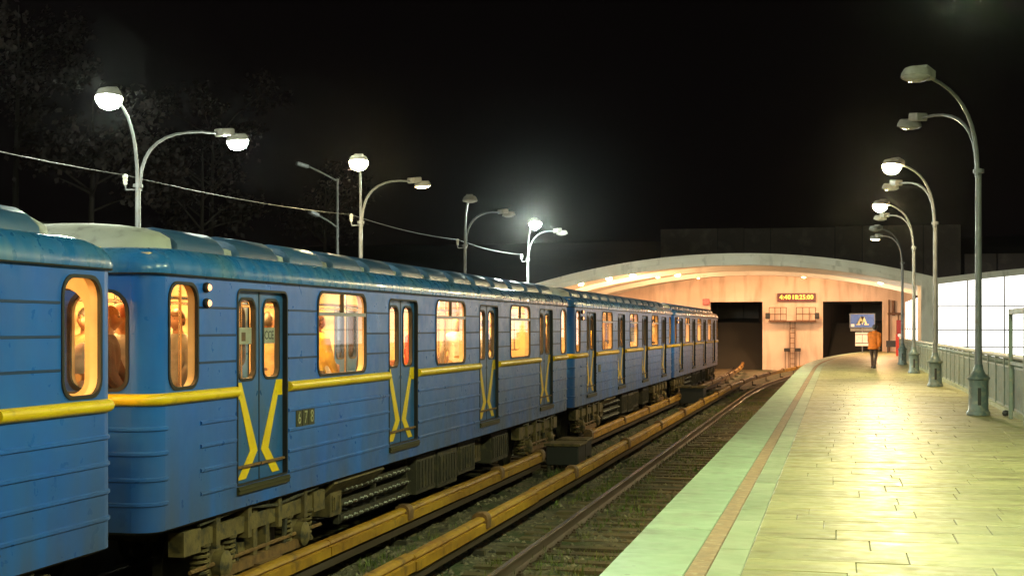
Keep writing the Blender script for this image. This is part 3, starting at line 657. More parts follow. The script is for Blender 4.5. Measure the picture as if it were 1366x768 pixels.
    # marker lamps beside the front window
    for z in (3.13, 2.98):
        m_ = MB().lathe([(.045,0),(.05,.03),(.036,.05)], (1.35, -8.63, z), 10, Matrix.Rotation(R(90), 3, 'Y')).build('marker_lamp', M['rubber'], t)
        MB().lathe([(.034,.05),(.022,.066),(0.0001,.072)], (1.35, -8.63, z), 10, Matrix.Rotation(R(90), 3, 'Y')).build('lens', M['marker'], m_, smooth=50)
    # interior
    li = MB()
    wall_holes(li, lambda u, v: (1.25, u, v), -HL+.1, HL-.1, 1.2, 3.4, holes)
    wall_holes(li, lambda u, v: (-1.25, u, v), -HL+.1, HL-.1, 1.2, 3.4, holes[:4])  # far lining closed over the windows, standing in for their warm reflections
    for s in (1, -1): wall_holes(li, lambda u, v: (u, s*(HL-.1), v), -1.25, 1.25, 1.2, 3.4, eh)
    li.box(-1.25, 1.25, -HL+.1, HL-.1, 3.38, 3.42); li.build('interior_lining', M['lining'], t)
    MB().box(-1.25, 1.25, -HL+.1, HL-.1, 1.14, 1.2).build('floor', M['floor_in'], t)
    cl = MB().box(-.14, .14, -.5, .5, 3.31, 3.375).mesh('ceiling_lamp', M['car_lamp'])
    for k in range(9): link('ceiling_lamp', cl, t, (0, -8.4+2.1*k, 0))
    for s in (1, -1):
        for a, b in ((-6.5,-3.17), (-1.67,1.67), (3.17,6.5), (-9.4,-8.05), (8.05,9.4)):
            sb = MB().box(min(s*.78, s*1.24), max(s*.78, s*1.24), a, b, 1.5, 1.66); sb.box(min(s*1.1, s*1.245), max(s*1.1, s*1.245), a, b, 1.66, 2.13)
            sb.box(min(s*.9, s*1.24), max(s*.9, s*1.24), a+.02, b-.02, 1.2, 1.5); sb.build('seat_bench', M['seat'], t, bev=.03)
        hr = MB().tube([(s*.72, -8.9, 3.05), (s*.72, 8.9, 3.05)], .018, 6)
        for d in DOORS:
            for q in (-.72, .72): hr.tube([(s*.76, d+q, 1.2), (s*.76, d+q, 3.3)], .018, 6)
        hr.build('handrail', M['chrome'], t, smooth=60)
    for k, (y, m_) in enumerate([(-5.45,'ad1'),(-4.2,'ad3'),(-.6,'ad1'),(.5,'ad2'),(4.3,'ad3'),(5.5,'ad2')]):
        MB().box(-1.245, -1.235, y-.28, y+.28, 2.45, 2.88).build('poster', M[m_], t)
    # running gear
    bog = MB().box(1.13, 1.25, -1.9, 1.75, .64, .8); bog.box(1.11, 1.27, -1.9, -1.55, .6, .83); bog.box(1.11, 1.27, 1.4, 1.75, .6, .83)
    for y in (-1.2, -.45, .35, 1.1): bog.box(1.14, 1.29, y-.045, y+.045, .58, .9)
    for y in (-.2, .12): bog.box(1.12, 1.24, y-.05, y+.05, .2, .9)
    bog.box(1.0, 1.14, -.42, .42, .3, .5); bog.box(-1.2, 1.1, -.2, .2, .45, .75)
    bme_ = bog.mesh('bogie', M['dusty'])
    low = MB().box(1.16, 1.27, -1.15, 1.15, .26, .36); low.box(1.2, 1.34, -.3, .3, .2, .28); low.tube([(1.23, -1.7, .42), (1.23, 1.7, .42)], .022, 6); lome = low.mesh('contact_beam', M['cap'])
    wl = MB().lathe([(.001,-.07),(.2,-.07),(.24,-.03),(.34,-.03),(.36,-.06),(.39,-.06),(.4,.05),(.43,.07),(.3,.08),(.0001,.08)], (0,0,0), 28, Matrix.Rotation(R(90), 3, 'Y')); wme = wl.mesh('wheel', M['wheel'], 30)
    ax = MB().box(1.0, 1.2, -.17, .17, .24, .56); ax.lathe([(.14,0),(.14,.1),(.09,.13),(.0001,.135)], (1.2, 0, .4), 14, Matrix.Rotation(R(90), 3, 'Y')); axme = ax.mesh('axle_box', M['dusty'], 30)
    sp = MB()
    for y in (0,):
        sp.tube([(1.16+.085*cos(q*pi/5), y+.085*sin(q*pi/5), .32+.32*q/60) for q in range(61)], .017, 5); sp.tube([(1.16, y, .26), (1.16, y, .66)], .035, 8)
        sp.lathe([(.11,0),(.11,.03)], (1.16, y, .29), 12); sp.lathe([(.11,0),(.11,.03)], (1.16, y, .62), 12)
    spme = sp.mesh('spring', M['dusty'], 40)
    br = MB().tube([(1.2,-.72,.75),(1.22,-.6,.3),(1.2,-.5,.2)], .03, 6); br.tube([(1.2,.72,.75),(1.22,.6,.3)], .03, 6); br.box(1.1,1.22,-.75,-.62,.3,.55); br.tube([(1.27,-1.6,.86),(1.27,-.6,.9),(1.27,.3,.82),(1.27,1.5,.88)], .018, 6); brme = br.mesh('brake_gear', M['under'], 40)
    for by in (-7.0, 7.0):
        b = link('bogie', bme_, t, (0, by, 0)); link('contact_beam', lome, b); link('brake_gear', brme, b)
        for a in (-1.05, 1.05):
            for s in (1, -1):
                w = link('wheel', wme, b, (s*.76, a, .4), rot=(0, 0, 0 if s == 1 else pi))
            link('axle_box', axme, b, (0, a, 0)); link('spring', spme, b, (0, a-.3, 0)); link('spring', spme, b, (0, a+.3, 0))
    # equipment between the bogies
    for a, b, x, z0, z1, m_ in ((-4.75,-4.35,1.15,.42,.74,'dusty'),(-1.35,-.35,1.2,.3,.86,'under'),(-.3,.8,1.22,.28,.84,'under'),(1.0,2.1,1.18,.34,.86,'under'),(2.3,3.0,1.05,.4,.88,'dusty'),(3.3,4.6,1.16,.32,.85,'under')):
        e = MB().box(.2, x, a, b, z0, z1); e.box(x, x+.015, a+.06, b-.06, z0+.06, z1-.06)
        for k in range(int((b-a)/.16)): e.box(x+.015, x+.03, a+.09+k*.16, a+.11+k*.16, z0+.08, z1-.08)
        e.build('equipment_box', M[m_], t, bev=.012)
    MB().add([(1.05,-5.0,.62),(1.05,-3.1,.62),(1.3,-3.1,.86),(1.3,-5.0,.86),(1.03,-5.0,.66),(1.03,-3.1,.66),(1.27,-3.1,.9),(1.27,-5.0,.9)], [(0,1,2,3),(7,6,5,4),(0,4,5,1),(1,5,6,2),(2,6,7,3),(3,7,4,0)]).build('cover_plate', M['dusty'], t)
    rf = MB(); ins = MB()
    for z in (.34, .52, .70):
        rf.box(1.05, 1.12, -4.3, -1.5, z-.05, z+.05); rf.tube([(1.16, -4.3, z), (1.16, -1.5, z)], .012, 5)
        for k in range(14): ins.lathe([(.012,0),(.022,.012),(.014,.024),(.022,.036),(.012,.05)], (1.12, -4.2+k*.2+random.uniform(-.03,.03), z), 8, Matrix.Rotation(R(90), 3, 'Y'))
    for y in (-4.3, -2.9, -1.5): rf.box(1.03, 1.1, y-.03, y+.03, .28, .9)
    rr = rf.build('resistor_frame', M['under'], t); tag(ins.build('insulators', M['white_plastic'], rr, smooth=50), kind='stuff')
    for s in (1, -1):
        MB().box(-.2, .2, min(s*9.5, s*9.98), max(s*9.5, s*9.98), .72, .95).build('coupler', M['under'], t, bev=.03)
        hs = MB().tube([(.35, s*9.62, 1.05), (.38, s*9.8, .8), (.35, s*9.95, .78)], .025, 6); hs.tube([(-.35, s*9.62, 1.05), (-.38, s*9.8, .8), (-.35, s*9.95, .78)], .025, 6)
        hs.build('hose', M['rubber'], t, smooth=60)
    return t

proto = make_car()
CARS = [proto]
for i in range(3): CARS.append(copy_tree(proto))
for c, y, lb in zip(CARS, (.88, 20.78, 40.68, 60.58), (
        'blue metro car cut off by the left edge of the photo, nearest the viewer',
        'blue ribbed metro car with brass number 678, whole in view and carrying most passengers',
        'greyish blue metro car with warm windows, second from the tunnel end of the train',
        'farthest metro car, its far end just before the dark left tunnel mouth')):
    c.location = (TRX, y, 0); tag(c, lb, 'metro car', 'cars of the blue metro train')
for c, txt, y in ((CARS[1], '678', -6.08), (CARS[2], '30', -6.1)):
    n = len(txt)
    for k, ch in enumerate(txt):
        yy = y + (k-(n-1)/2)*.19
        p = MB().box(1.351, 1.358, yy-.085, yy+.085, 1.645, 1.825).build('number_plate', M['plate'], c)
        link('digit', text_mesh(ch, .2, M['digit'], .003), p, (1.361, yy, 1.735), rot=(pi/2, 0, pi/2))

for c, y, q in ((CARS[1], -7.25, 1), (CARS[1], -7.25, -1)):
    n = MB().box(1.2835, 1.2845, y+min(q*.15,q*.46), y+max(q*.15,q*.46), 2.58, 2.75).build('notice', M['notice'], c)
    if q == 1: link('notice_text', text_mesh('CCE', .13, M['black'], .001), n, (1.286, y+.305, 2.665), rot=(pi/2, 0, pi/2))
    else: MB().box(1.285, 1.286, y-.40, y-.3, 2.61, 2.70).build('notice_mark', M['rust'], n)
# ------------------------------------------------------------------ lamp posts, cable, railing, signs
def bez(a, b, c, n=9): return [tuple((1-t)**2*Vector(a)+2*t*(1-t)*Vector(b)+t*t*Vector(c)) for t in [k/n for k in range(n+1)]]
GA = 'lamp posts on the platform by the railing'; GB = 'lamp posts behind the train'
def lamp_post(x, y, heads, label, group, insulator=False, zc=4.55):
    t = thing('lamp_post', label, 'lamp post', (x, y, PLAT), 0, group)
    b = MB().lathe([(.19,0),(.215,.01),(.215,.06),(.195,.09),(.18,.12),(.172,.62),(.18,.66),(.21,.68),(.21,.71),(.17,.74),(.13,.78),(.09,.86),(.08,.93),(.07,.95)], n=16).build('base', M['base_green'], t, smooth=35)
    MB().box(-.03, .03, -.19, -.17, .2, .52).build('hatch', M['black'], b)
    MB().tube([(0,0,.9),(0,0,2.6),(0,0,zc+.05)], [.066,.06,.055], 12).build('pole', M['lamp_paint'], t, smooth=60)
    MB().lathe([(.058,-.04),(.1,-.035),(.1,.035),(.058,.04)], (0,0,zc), 12).build('clamp', M['lamp_paint'], t, smooth=40)
    if insulator:
        i = MB().tube([(0,0,zc-.08),(-.24,-.05,zc-.08),(-.26,-.05,zc+.02)], .018, 6).build('insulator_arm', M['lamp_paint'], t)
        MB().lathe([(.03,0),(.05,.03),(.04,.06),(.055,.09),(.045,.13),(.06,.16),(.05,.21),(.0001,.23)], (-.26,-.05,zc+.02), 10).build('insulator', M['white_plastic'], i, smooth=50)
    for k, (dx, dy, zh, mk) in enumerate(heads):
        e = Vector((dx, dy, zh)); d = Vector((dx, dy, 0)).normalized(); s = .022
        p0 = (dx*s, dy*s, zc-.1); p1 = (dx*.05, dy*.05, zc+.95*(zh-zc)); 
        pts = [p0] + bez((dx*s, dy*s, zc+.1), p1, (dx*.86, dy*.86, zh-.02))
        a = MB().tube(pts, [.042]+[.04-.012*i/9 for i in range(10)], 8).build('arm', M['lamp_paint'], t, smooth=60)
        rz = math.atan2(d.y, d.x); rot = Matrix.Rotation(rz, 3, 'Z') @ Matrix.Rotation(R(-8), 3, 'Y')
        g = MB().obox(e - d*.12 + Vector((0,0,.03)), (.42, .24, .17), rot).build('gear_box', M['head'], t, bev=.03)
        c = e + d*.28 + Vector((0,0,-.05))
        MB().obox(e + d*.12 + Vector((0,0,-.0)), (.18, .1, .08), rot).build('neck', M['head'], g)
        MB().lathe([(.0001,.1),(.17,.095),(.2,.08),(.24,.0),(.25,-.06),(.24,-.06),(.225,0)], c, 18, rot).build('reflector', M['head'], t, smooth=28)
        dp = 1.25 if mk.startswith('lit_') and mk != 'lit_faint' else 1  # lit bowls are shaped deeper to stand in for lamp glare
        MB().lathe([(.236,-.05),(.228,-.06*dp**3.5),(.17,-.1*dp**3.5),(.08,-.12*dp**3.5),(.0001,-.125*dp**3.5)], c, 18, rot).build('lamp_glass', M[mk], t, smooth=60)
    return t
GH = 5.97
rp = [(2.6,2.8,'lit_green','lit_green','platform lamp post out of view beside the viewer'),
      (2.6,14.5,'lit_green','lit_green','platform lamp post just outside the right edge of the photo'),
      (2.56,27.1,'glass_off','glass_off','tall unlit lamp post nearest on the platform at right, its heads dark'),
      (2.65,40.2,'lit_warm','glass_off','second platform lamp post with the big dazzling yellow light'),
      (2.7,52.2,'lit_yellow','glass_off','third platform lamp post with a smaller yellowish light'),
      (2.83,64.3,'glass_off','lit_faint','farthest and shortest looking platform lamp post, unlit, beside the person')]
for x, y, a, b, lb in rp: lamp_post(x, y, [(-1.15,-2.5,GH,a), (-1.0,2.5,GH-.05,b)], lb, GA)
lp_ = [(-13.2,2.6,'lit_left','lit_left','left lamp post behind the train, out of view beside the viewer'),
       (-13.6,14.6,'lit_left','lit_left','left lamp post behind the nearest car, beyond the left edge of the photo'),
       (-14.0,25.9,'lit_left','lit_left','leftmost lamp post behind the train, both heads glaring green white'),
       (-12.85,36.3,'lit_warm','lit_faint','lamp post behind the train with one warm white glaring head and one dim head'),
       (-12.85,47.3,'glass_off','glass_off','unlit double headed lamp post behind the train, both heads beige'),
       (-12.85,57.5,'lit_cyan','glass_off','farthest lamp post behind the train, one head glaring cold blue white')]
for k, (x, y, a, b, lb) in enumerate(lp_): lamp_post(x, y, [(.85,-2.55,GH,a), (.85,2.5,GH-.05,b)], lb, GB, True)
t = thing('road_lamp', 'slim dim road lamp with two small heads on the dark hill at left', 'street lamp', (-22, 59, -.6))
MB().tube([(0,0,0),(0,0,10.1)], [.12,.06], 8).build('pole', M['dim_pole'], t, smooth=60)
for dx, dy, z0, z1 in ((-.95,-1.0,10.0,10.55), (-.4,-1.3,7.9,8.35)):
    a = MB().tube([(0,0,z0),(dx*.5,dy*.5,z0+.35*(z1-z0)+.1),(dx,dy,z1)], .04, 6).build('arm', M['dim_pole'], t)
    MB().obox(Vector((dx*1.25,dy*1.25,z1+.06)), (.6,.24,.16), Matrix.Rotation(math.atan2(dy,dx), 3, 'Z') @ Matrix.Rotation(R(-12), 3, 'Y')).build('lamp_head', M['lamp_paint'], a, bev=.05)
# cable strung along the left posts
cab = MB(); prev = None
pos = [(x-.26, y-.05, PLAT+4.55+.22) for x, y, *_ in lp_]
for a, b in zip(pos, pos[1:]):
    cab.tube([(a[0]+(b[0]-a[0])*k/14, a[1]+(b[1]-a[1])*k/14, a[2]+(b[2]-a[2])*k/14 - .22*(1-(2*k/14-1)**2)*.45) for k in range(15)], .008, 5)
tag(cab.build('overhead_cable', M['wire'], smooth=60), 'thin pale cable strung along the lamp posts behind the train', 'cable')
# railing on the right
F = thing('railing', 'long grey green picket railing along the right side of the platform', 'railing', (3.25, 0, PLAT))
pk = MB()
for k in range(11): pk.box(-.012, .012, .1+k*.125, .168+k*.125, .1, .86)
pk.box(-.02, .02, .04, 1.46, .86, .9); pk.box(-.02, .02, .04, 1.46, .08, .12); pkm = pk.mesh('picket_panel', M['fence'])
pom = MB().box(-.04, .04, -.04, .04, 0, 1.08).mesh('post', M['fence'])
km = MB()
km.lathe([(.03,0),(.045,.05),(.045,.07),(.03,.12)], (0, 0, .9), 6)
kmm = km.mesh('spacer', M['fence'])
y = 8.0
while y < 76:
    link('post', pom, F, (0, y, 0)); link('picket_panel', pkm, F, (0, y, 0)); [link('spacer', kmm, F, (0, y+.3+.3*k, 0)) for k in range(4)]; y += 1.5
link('post', pom, F, (0, y, 0))
MB().tube([(0, 8, 1.08), (0, y, 1.08)], .05, 8).build('handrail', M['fence_rail'], F, smooth=60)
MB().box(-.09, .09, 8, y, 0, .08).build('kerb', M['band'], F)
t = thing('notice_frame', 'tall open grey metal frame standing before the railing at the right edge', 'frame', (3.03, 24.2, PLAT))
for yy in (0, 2.05): MB().box(-.035, .035, yy-.035, yy+.035, 0, 1.97).build('post', M['fence'], t, bev=.01)
MB().box(-.035, .035, .037, 2.013, 1.87, 1.968).build('top_bar', M['fence'], t, bev=.01)
MB().box(-.02, .02, .037, 2.013, .98, 1.03).build('middle_bar', M['fence'], t)
tag(MB().lathe([(.0001,-.06),(.05,-.045),(.065,0),(.05,.045),(.0001,.06)], (3.02, 26.9, PLAT+.062), 10).build('ball', M['black'], smooth=60), 'small dark round object lying at the foot of the railing', 'ball')
# metro sign on the far platform end
t = thing('metro_sign', 'blue metro sign with cream letter M above a white board at the right tunnel', 'sign', (1.62, 95.5, PLAT))
MB().tube([(0,0,0),(0,0,1.7)], .04, 8).build('post', M['lamp_paint'], t, smooth=60)
MB().box(-.8, .8, -.06, .06, 1.68, 2.6).build('board', M['sign_blue'], t, bev=.02)
fr = MB(); ring(fr, [(-.83,1.65),(.83,1.65),(.83,2.63),(-.83,2.63)], [(-.77,1.71),(.77,1.71),(.77,2.57),(-.77,2.57)], lambda u, v, d: (u, -.06-d, v), .02, 0); fr.build('border', M['lamp_paint'], t)
mp = [(-.42,1.93),(-.32,1.93),(-.12,2.36),(0,2.1),(.12,2.36),(.32,1.93),(.42,1.93),(.42,1.87),(.12,1.87),(.12,1.93),(.19,1.93),(.11,2.1),(0,1.87),(-.11,2.1),(-.19,1.93),(-.12,1.93),(-.12,1.87),(-.42,1.87)]
bmM = bmesh.new(); bmM.faces.new([bmM.verts.new((u*1.0, -.085, v*1.12-.24)) for u, v in mp]); bmesh.ops.triangulate(bmM, faces=bmM.faces[:]); r_ = bmesh.ops.extrude_face_region(bmM, geom=bmM.faces[:]); bmesh.ops.translate(bmM, verts=[v for v in r_['geom'] if isinstance(v, bmesh.types.BMVert)], vec=(0,.02,0))
me = bpy.data.meshes.new('letter'); bmM.to_mesh(me); bmM.free(); me.materials.append(M['cream']); link('letter', me, t)
MB().box(-.74, -.52, -.075, -.06, 1.74, 1.92).build('sticker', M['sign_white'], t)
MB().box(-.78, .78, -.04, .04, 1.44, 1.62).build('lower_strip', M['concrete'], t)
wb = MB().box(-.46, .46, -.05, .05, .45, 1.36).build('white_board', M['sign_white'], t, bev=.015)
for z in (1.2, .62): MB().box(-.44, .44, -.056, -.05, z, z+.05).build('line', M['rust'], wb)
MB().box(-.012, .012, -.056, -.05, .68, 1.2).build('line', M['rust'], wb)
# trees on the dark hillside at left
lf = MB()
def leafclump(n, r):
    mb = MB()
    for k in range(n):
        p = Vector((random.gauss(0,.5), random.gauss(0,.5), random.gauss(0,.4)))*r; a = Vector((random.uniform(-1,1),random.uniform(-1,1),random.uniform(-1,1))).normalized(); b = a.orthogonal()*.5; s = random.uniform(.12,.24)
        mb.add([p-a*s, p+b*s, p+a*s, p-b*s], [(0,1,2,3)])
    return mb
kinds = ('spreading bare looking', 'dense rounded', 'tall leaning', 'ragged reddish')
for k, (x, y, h) in enumerate([(-38,33,10),(-42,42,13),(-40,50,10),(-46,62,14),(-42,72,11),(-40,82,10),(-45,94,13),(-40,104,10),(-50,52,15),(-52,80,15)]):
    t = thing('tree', ['dark tree on the hillside at far left above the first car', 'dark tree second from the left on the hillside', 'low dark tree behind the leftmost lamp post', 'tall dark tree behind the road lamp', 'dark tree just right of the road lamp', 'dark hillside tree behind the unlit double lamp', 'tall dark tree left of the vault', 'small dark tree by the left foot of the vault', 'tallest tree high on the hillside at left', 'tall tree high on the hillside left of the vault'][k], 'tree', (x, y, -.7+min(11,max(0,-26-x)*.42)), 0, 'trees on the dark hillside')
    tr = MB().tube([(0,0,-.3),(.1,.05,h*.3),(.3,-.1,h*.6),(.2,.1,h*.9)], [.22,.17,.1,.03], 8); cl = MB()
    for j in range(9):
        a = random.uniform(0,6.3); z0 = h*random.uniform(.3,.75); l = h*random.uniform(.2,.36); e = (.2+l*cos(a), l*sin(a), z0+l*random.uniform(.3,.8))
        tr.tube([(.2,0,z0),(e[0]*.5,e[1]*.5,z0+(e[2]-z0)*.6),e], [.08,.05,.02], 5)
        for q_ in range(3):
            c = Vector(e)+Vector((random.gauss(0,.7),random.gauss(0,.7),random.gauss(0,.6))); lc = leafclump(60, 1.1); cl.add([Vector(v)+c for v in lc.v], lc.f)
    tr.build('trunk', M['bark'], t, smooth=60); cl.build('crown', M['leaf'], t)

# ------------------------------------------------------------------ added thin volume that imitates lens glow round the lit lamps
hz = MB().box(-410, 410, -310, 410, -1.7, 26).build('lamp_glow', None); hz['kind'] = 'stuff'
hm = bpy.data.materials.new('lamp_glow_volume'); hm.use_nodes = True; nt = hm.node_tree; nt.nodes.remove(nt.nodes['Principled BSDF'])
vs_ = nt.nodes.new('ShaderNodeVolumePrincipled'); vs_.inputs['Color'].default_value = (.9,.9,.9,1); vs_.inputs['Density'].default_value = .00007; vs_.inputs['Anisotropy'].default_value = .972
nt.links.new(vs_.outputs[0], nt.nodes['Material Output'].inputs['Volume']); hz.data.materials.append(hm)
# ------------------------------------------------------------------ people
def head_mesh(c, yaw, m_skin, hair, style, parent_body, tilt=0):
    """head with brow, nose, mouth, chin and ears as one mesh, facing +x before yaw"""
    rot = Matrix.Rotation(yaw, 3, 'Z') @ Matrix.Rotation(tilt, 3, 'Y')
    mb = MB(); n, rings = 20, 14; vs = []
    for i in range(rings+1):
        ph = pi*i/rings; z = .118*cos(ph)
        for k in range(n):
            th = 2*pi*k/n; r = sin(ph); x = .098*r*cos(th); y = .076*r*sin(th)
            if z < -.02: x = x*(1-.2*min(1,(-z-.02)/.09)) + (.012 if cos(th) > .3 else 0); y *= 1-.32*min(1,(-z-.02)/.09)
            f = max(0, cos(th))
            if f > .97: x += .024*max(0, 1-abs(z+.012)/.028)            # nose
            if .8 < f < .97 and abs(z-.022) < .017: x -= .012            # eye sockets
            if f > .8 and abs(z+.055) < .012: x += .006
            vs.append(Vector(c) + rot @ Vector((x, y, z)))
    fs = [(i*n+k, i*n+(k+1)%n, (i+1)*n+(k+1)%n, (i+1)*n+k) for i in range(rings) for k in range(n)]; mb.add(vs, fs)
    for s in (1, -1): mb.lathe([(.0001,-.01),(.022,-.006),(.026,.004),(.0001,.008)], Vector(c)+rot @ Vector((-.008, s*.076, .0)), 8, rot @ Matrix.Rotation(R(90), 3, 'X'))
    mb.tube([Vector(c)+Vector((-.015,0,-.06)), Vector(c)+Vector((-.025,0,-.2))], [.052,.06], 10)
    h = mb.build('head', m_skin, parent_body, smooth=60)
    for s in (1, -1):
        MB().lathe([(.0001,-.008),(.009,0),(.0001,.008)], Vector(c)+rot @ Vector((.083, s*.031, .02)), 8).build('eye', M['hair_d'], h, smooth=60)
    hb = MB(); vs = []
    for i in range(rings+1):
        ph = pi*.66*i/rings
        for k in range(n):
            th = 2*pi*k/n; q_ = min(1, max(0, (.25-cos(th))/.5)); cut = .6+.4*q_*q_*(3-2*q_)
            p = ph*cut; g = 1.09-.07*(i/rings)**4+.05*mnoise.noise((k*.7, i*.6, c[0]))
            zz = .118*cos(p)*g; 
            if style == 'long' and cos(th) < .2 and i > rings*.7: zz -= .12*(i/rings-.7)/.3
            vs.append(Vector(c) + rot @ Vector((.1*sin(p)*cos(th)*g-.006, .079*sin(p)*sin(th)*g, zz)))
    hb.add(vs, fs)
    if style == 'cap': hb.lathe([(.108,.02),(.112,.045),(.1,.11),(.06,.15),(.0001,.16)], Vector(c)+Vector((-.004,0,0)), 18)
    if style == 'fluffy':
        hv = []
        for i in range(13):
            for k in range(22):
                ph = pi*.72*i/12; th = 2*pi*k/22; g = 1+.09*mnoise.noise((sin(th)*4, cos(th)*4, i*.9)); hv.append(Vector(c)+Vector((.155*sin(ph)*cos(th)*g, .15*sin(ph)*sin(th)*g, .17*cos(ph)*g+.02)))
        hb.add(hv, [(i*22+k, i*22+(k+1)%22, (i+1)*22+(k+1)%22, (i+1)*22+k) for i in range(12) for k in range(22)])
    hb.build('hat' if style in ('cap','fluffy') else 'hair', hair, h, smooth=80)
    return h
def remesh(name, mb, m, parent, vox=.026, sm=4):
    me = mb.mesh(name, m); o = bpy.data.objects.new(name, me); COL.objects.link(o)
    r = o.modifiers.new('r', 'REMESH'); r.mode = 'VOXEL'; r.voxel_size = vox; r.use_smooth_shade = True
    s = o.modifiers.new('s', 'SMOOTH'); s.factor = .5; s.iterations = sm
    bpy.context.view_layer.update()
    nm = bpy.data.meshes.new_from_object(o.evaluated_get(bpy.context.evaluated_depsgraph_get())); nm.name = name
    bpy.data.objects.remove(o); nm.materials.clear(); nm.materials.append(m)
    for q in nm.polygons: q.use_smooth = True
    return link(name, nm, parent)
def person(label, loc, rz, top, legs, hair, style='short', pose='stand', arms=((.12,.0),(.05,0)), lean=0, group=None, hand_up=None, bulk=1.0, vox=.028):
    t = thing('person', label, 'person', loc, rz, group)
    sit = pose == 'sit'; hz = .5 if sit else .93
    L = lean; hips = Vector((0,0,hz)); neck = hips+Vector((.04+L*.75,0,.56)); chest = hips+Vector((.04+L*.45,0,.36)); hd = neck+Vector((.03+L*.25,0,.14))
    ax = neck-hips
    def torso(mb, sc, z0, levels):
        loops = []
        for f, w, d in levels:
            c = hips + ax*f + Vector((.02*math.sin(max(0, f)*3), 0, 0))
            loops.append([c+Vector((d*sc*cos(2*pi*k/18), w*sc*sin(2*pi*k/18), 0)) for k in range(18)])
        mb.loft(loops, caps=(True, True))
    LV = [(-.02,.16,.115),(.1,.165,.12),(.35,.16,.12),(.6,.185,.13),(.76,.195,.125),(.86,.185,.11),(.93,.13,.09),(1.0,.07,.068)]
    # legs
    tr = MB(); feet = []
    tr.loft([[hips+Vector((.72*r*cos(2*pi*k/14), r*sin(2*pi*k/14), z)) for k in range(14)] for r, z in ((.05,-.12),(.12,-.09),(.155,-.01),(.155,.08),(.13,.14))], caps=(True, True))
    for i, s in enumerate((1,-1)):
        h0 = tuple(hips+Vector((0,s*.085,-.02)))
        if sit: c_ = [(h0,.095), ((.2,s*.11,hz+.0),.088), ((.44,s*.12,hz+.0),.068), ((.46,s*.12,hz-.1),.062), ((.46,s*.12,.25),.056), ((.45,s*.12,.07),.05)]
        elif pose == 'walk':
            f = .25 if i == 0 else -.27; kx = .2 if i == 0 else .02
            c_ = [(h0,.1), ((kx*.4,s*.095,.72),.09), ((kx,s*.1,.5),.068), ((kx+(f-kx)*.4,s*.1,.32),.062), ((f-.02,s*.1,.1),.052)]
        else: c_ = [(h0,.1), ((.015,s*.095,.72),.09), ((.025,s*.1,.5),.066), ((.01,s*.1,.3),.062), ((0,s*.1,.08),.052)]
        tr.tube([q[0] for q in c_], [q[1] for q in c_], 12); feet.append(c_[-1][0])
    # body under the clothes, arms and hands with five fingers as one mesh; jacket with sleeves
    bd = MB(); torso(bd, .86, 0, LV + [(1.1,.05,.052)]); jk = MB(); torso(jk, bulk, 0, [(-.26 if not sit else -.04,.175,.135)] + LV[:-1] + [(.99,.085,.08)])
    hands = MB()
    for i, s in enumerate((1,-1)):
        sh = hips+ax*.83+Vector((.0,s*.17,0)); fx, bend = arms[i]
        el = sh+Vector((fx,s*(.06+.05*(bulk-1)),-.28)); wr = el+Vector((fx*.8+.1+bend,s*-.02,-.23+bend*.9))
        if hand_up == s: el = sh+Vector((.14,s*.08,.08)); wr = el+Vector((.07,-s*.02,.27))
        bd.tube([sh, el, wr], [.055,.044,.031], 10); d = (wr-el).normalized(); pm = wr+d*.05
        sl = [sh+Vector((0,-s*.05,.01)), sh+Vector((0,s*.015,-.015)), (sh+el)/2, el, (el+wr)/2, wr-d*.01]
        jk.tube(sl, [.075*bulk,.082*bulk,.072*bulk,.066*bulk,.062*bulk,.052*bulk], 12)
        sd = d.cross(Vector((1,0,0)) if abs(d.x) < .8 else Vector((0,0,1))).normalized(); nr = d.cross(sd)
        hands.obox(pm-d*.005, (.024,.08,.1), Matrix((nr, sd, d)).transposed())
        for k, ln in enumerate((.07,.08,.075,.06)):
            a = pm+d*.03+sd*(.027-.018*k); hands.tube([a-d*.02, a+d*ln*.5, a+d*ln*.85+Vector((.018,0,0))], [.0095,.009,.007], 6)
        a = wr+d*.03+sd*.03; hands.tube([a, a+sd*.025+d*.03, a+sd*.03+d*.06], [.011,.01,.008], 6)
    body = remesh('body', bd, M['skin'], t, vox)
    hm_ = hands.mesh('fingers', M['skin'], 60)
    bm = bmesh.new(); bm.from_mesh(body.data); bm.from_mesh(hm_); bm.to_mesh(body.data); bm.free(); bpy.data.meshes.remove(hm_)
    head_mesh(tuple(hd), 0, M['skin'], M[hair], style, t, L*.4)
    remesh('jacket', jk, M[top], t, vox, 3); remesh('trousers', tr, M[legs], t, vox, 4)
    if bulk > 1.1:                                            # hem band and collar of the bulky jacket
        c = hips+ax*.98; MB().loft([[c+Vector((r*cos(2*pi*k/16), r*sin(2*pi*k/16), z)) for k in range(16)] for r, z in ((.1,-.03),(.115,.01),(.1,.05),(.085,.03))]).build('collar', M[top], t, smooth=60)
    for f in feet: MB().loft([[(f[0]-.09+a*.27, f[1]+w*.05*q_, f[2]-.085+h*(.5+.5*p_)) for q_, p_ in ((-1,-1),(1,-1),(1,1),(-1,1))] for a, w, h in ((0,.7,.07),(.15,.9,.09),(.4,.9,.1),(.7,1,.06),(1,.55,.03))], caps=(True, True)).build('shoe', M['shoe'], t, bev=.012)
    return t
person('person walking along the far platform in a bulky orange jacket and dark trousers', (1.42, 58.0, PLAT), R(75), 'orange', 'brown', 'hair_d', 'cap', 'walk', ((.2,.05),(-.15,0)), .2, bulk=1.3, vox=.02)
GP = 'passengers seen through the train windows'
FZ = 1.2
person('fair haired woman in dark brown jacket standing at the end window between the cars', (-6.72, 11.75, FZ), R(28), 'brown', 'black_cloth', 'hair_l', 'long', group=GP)
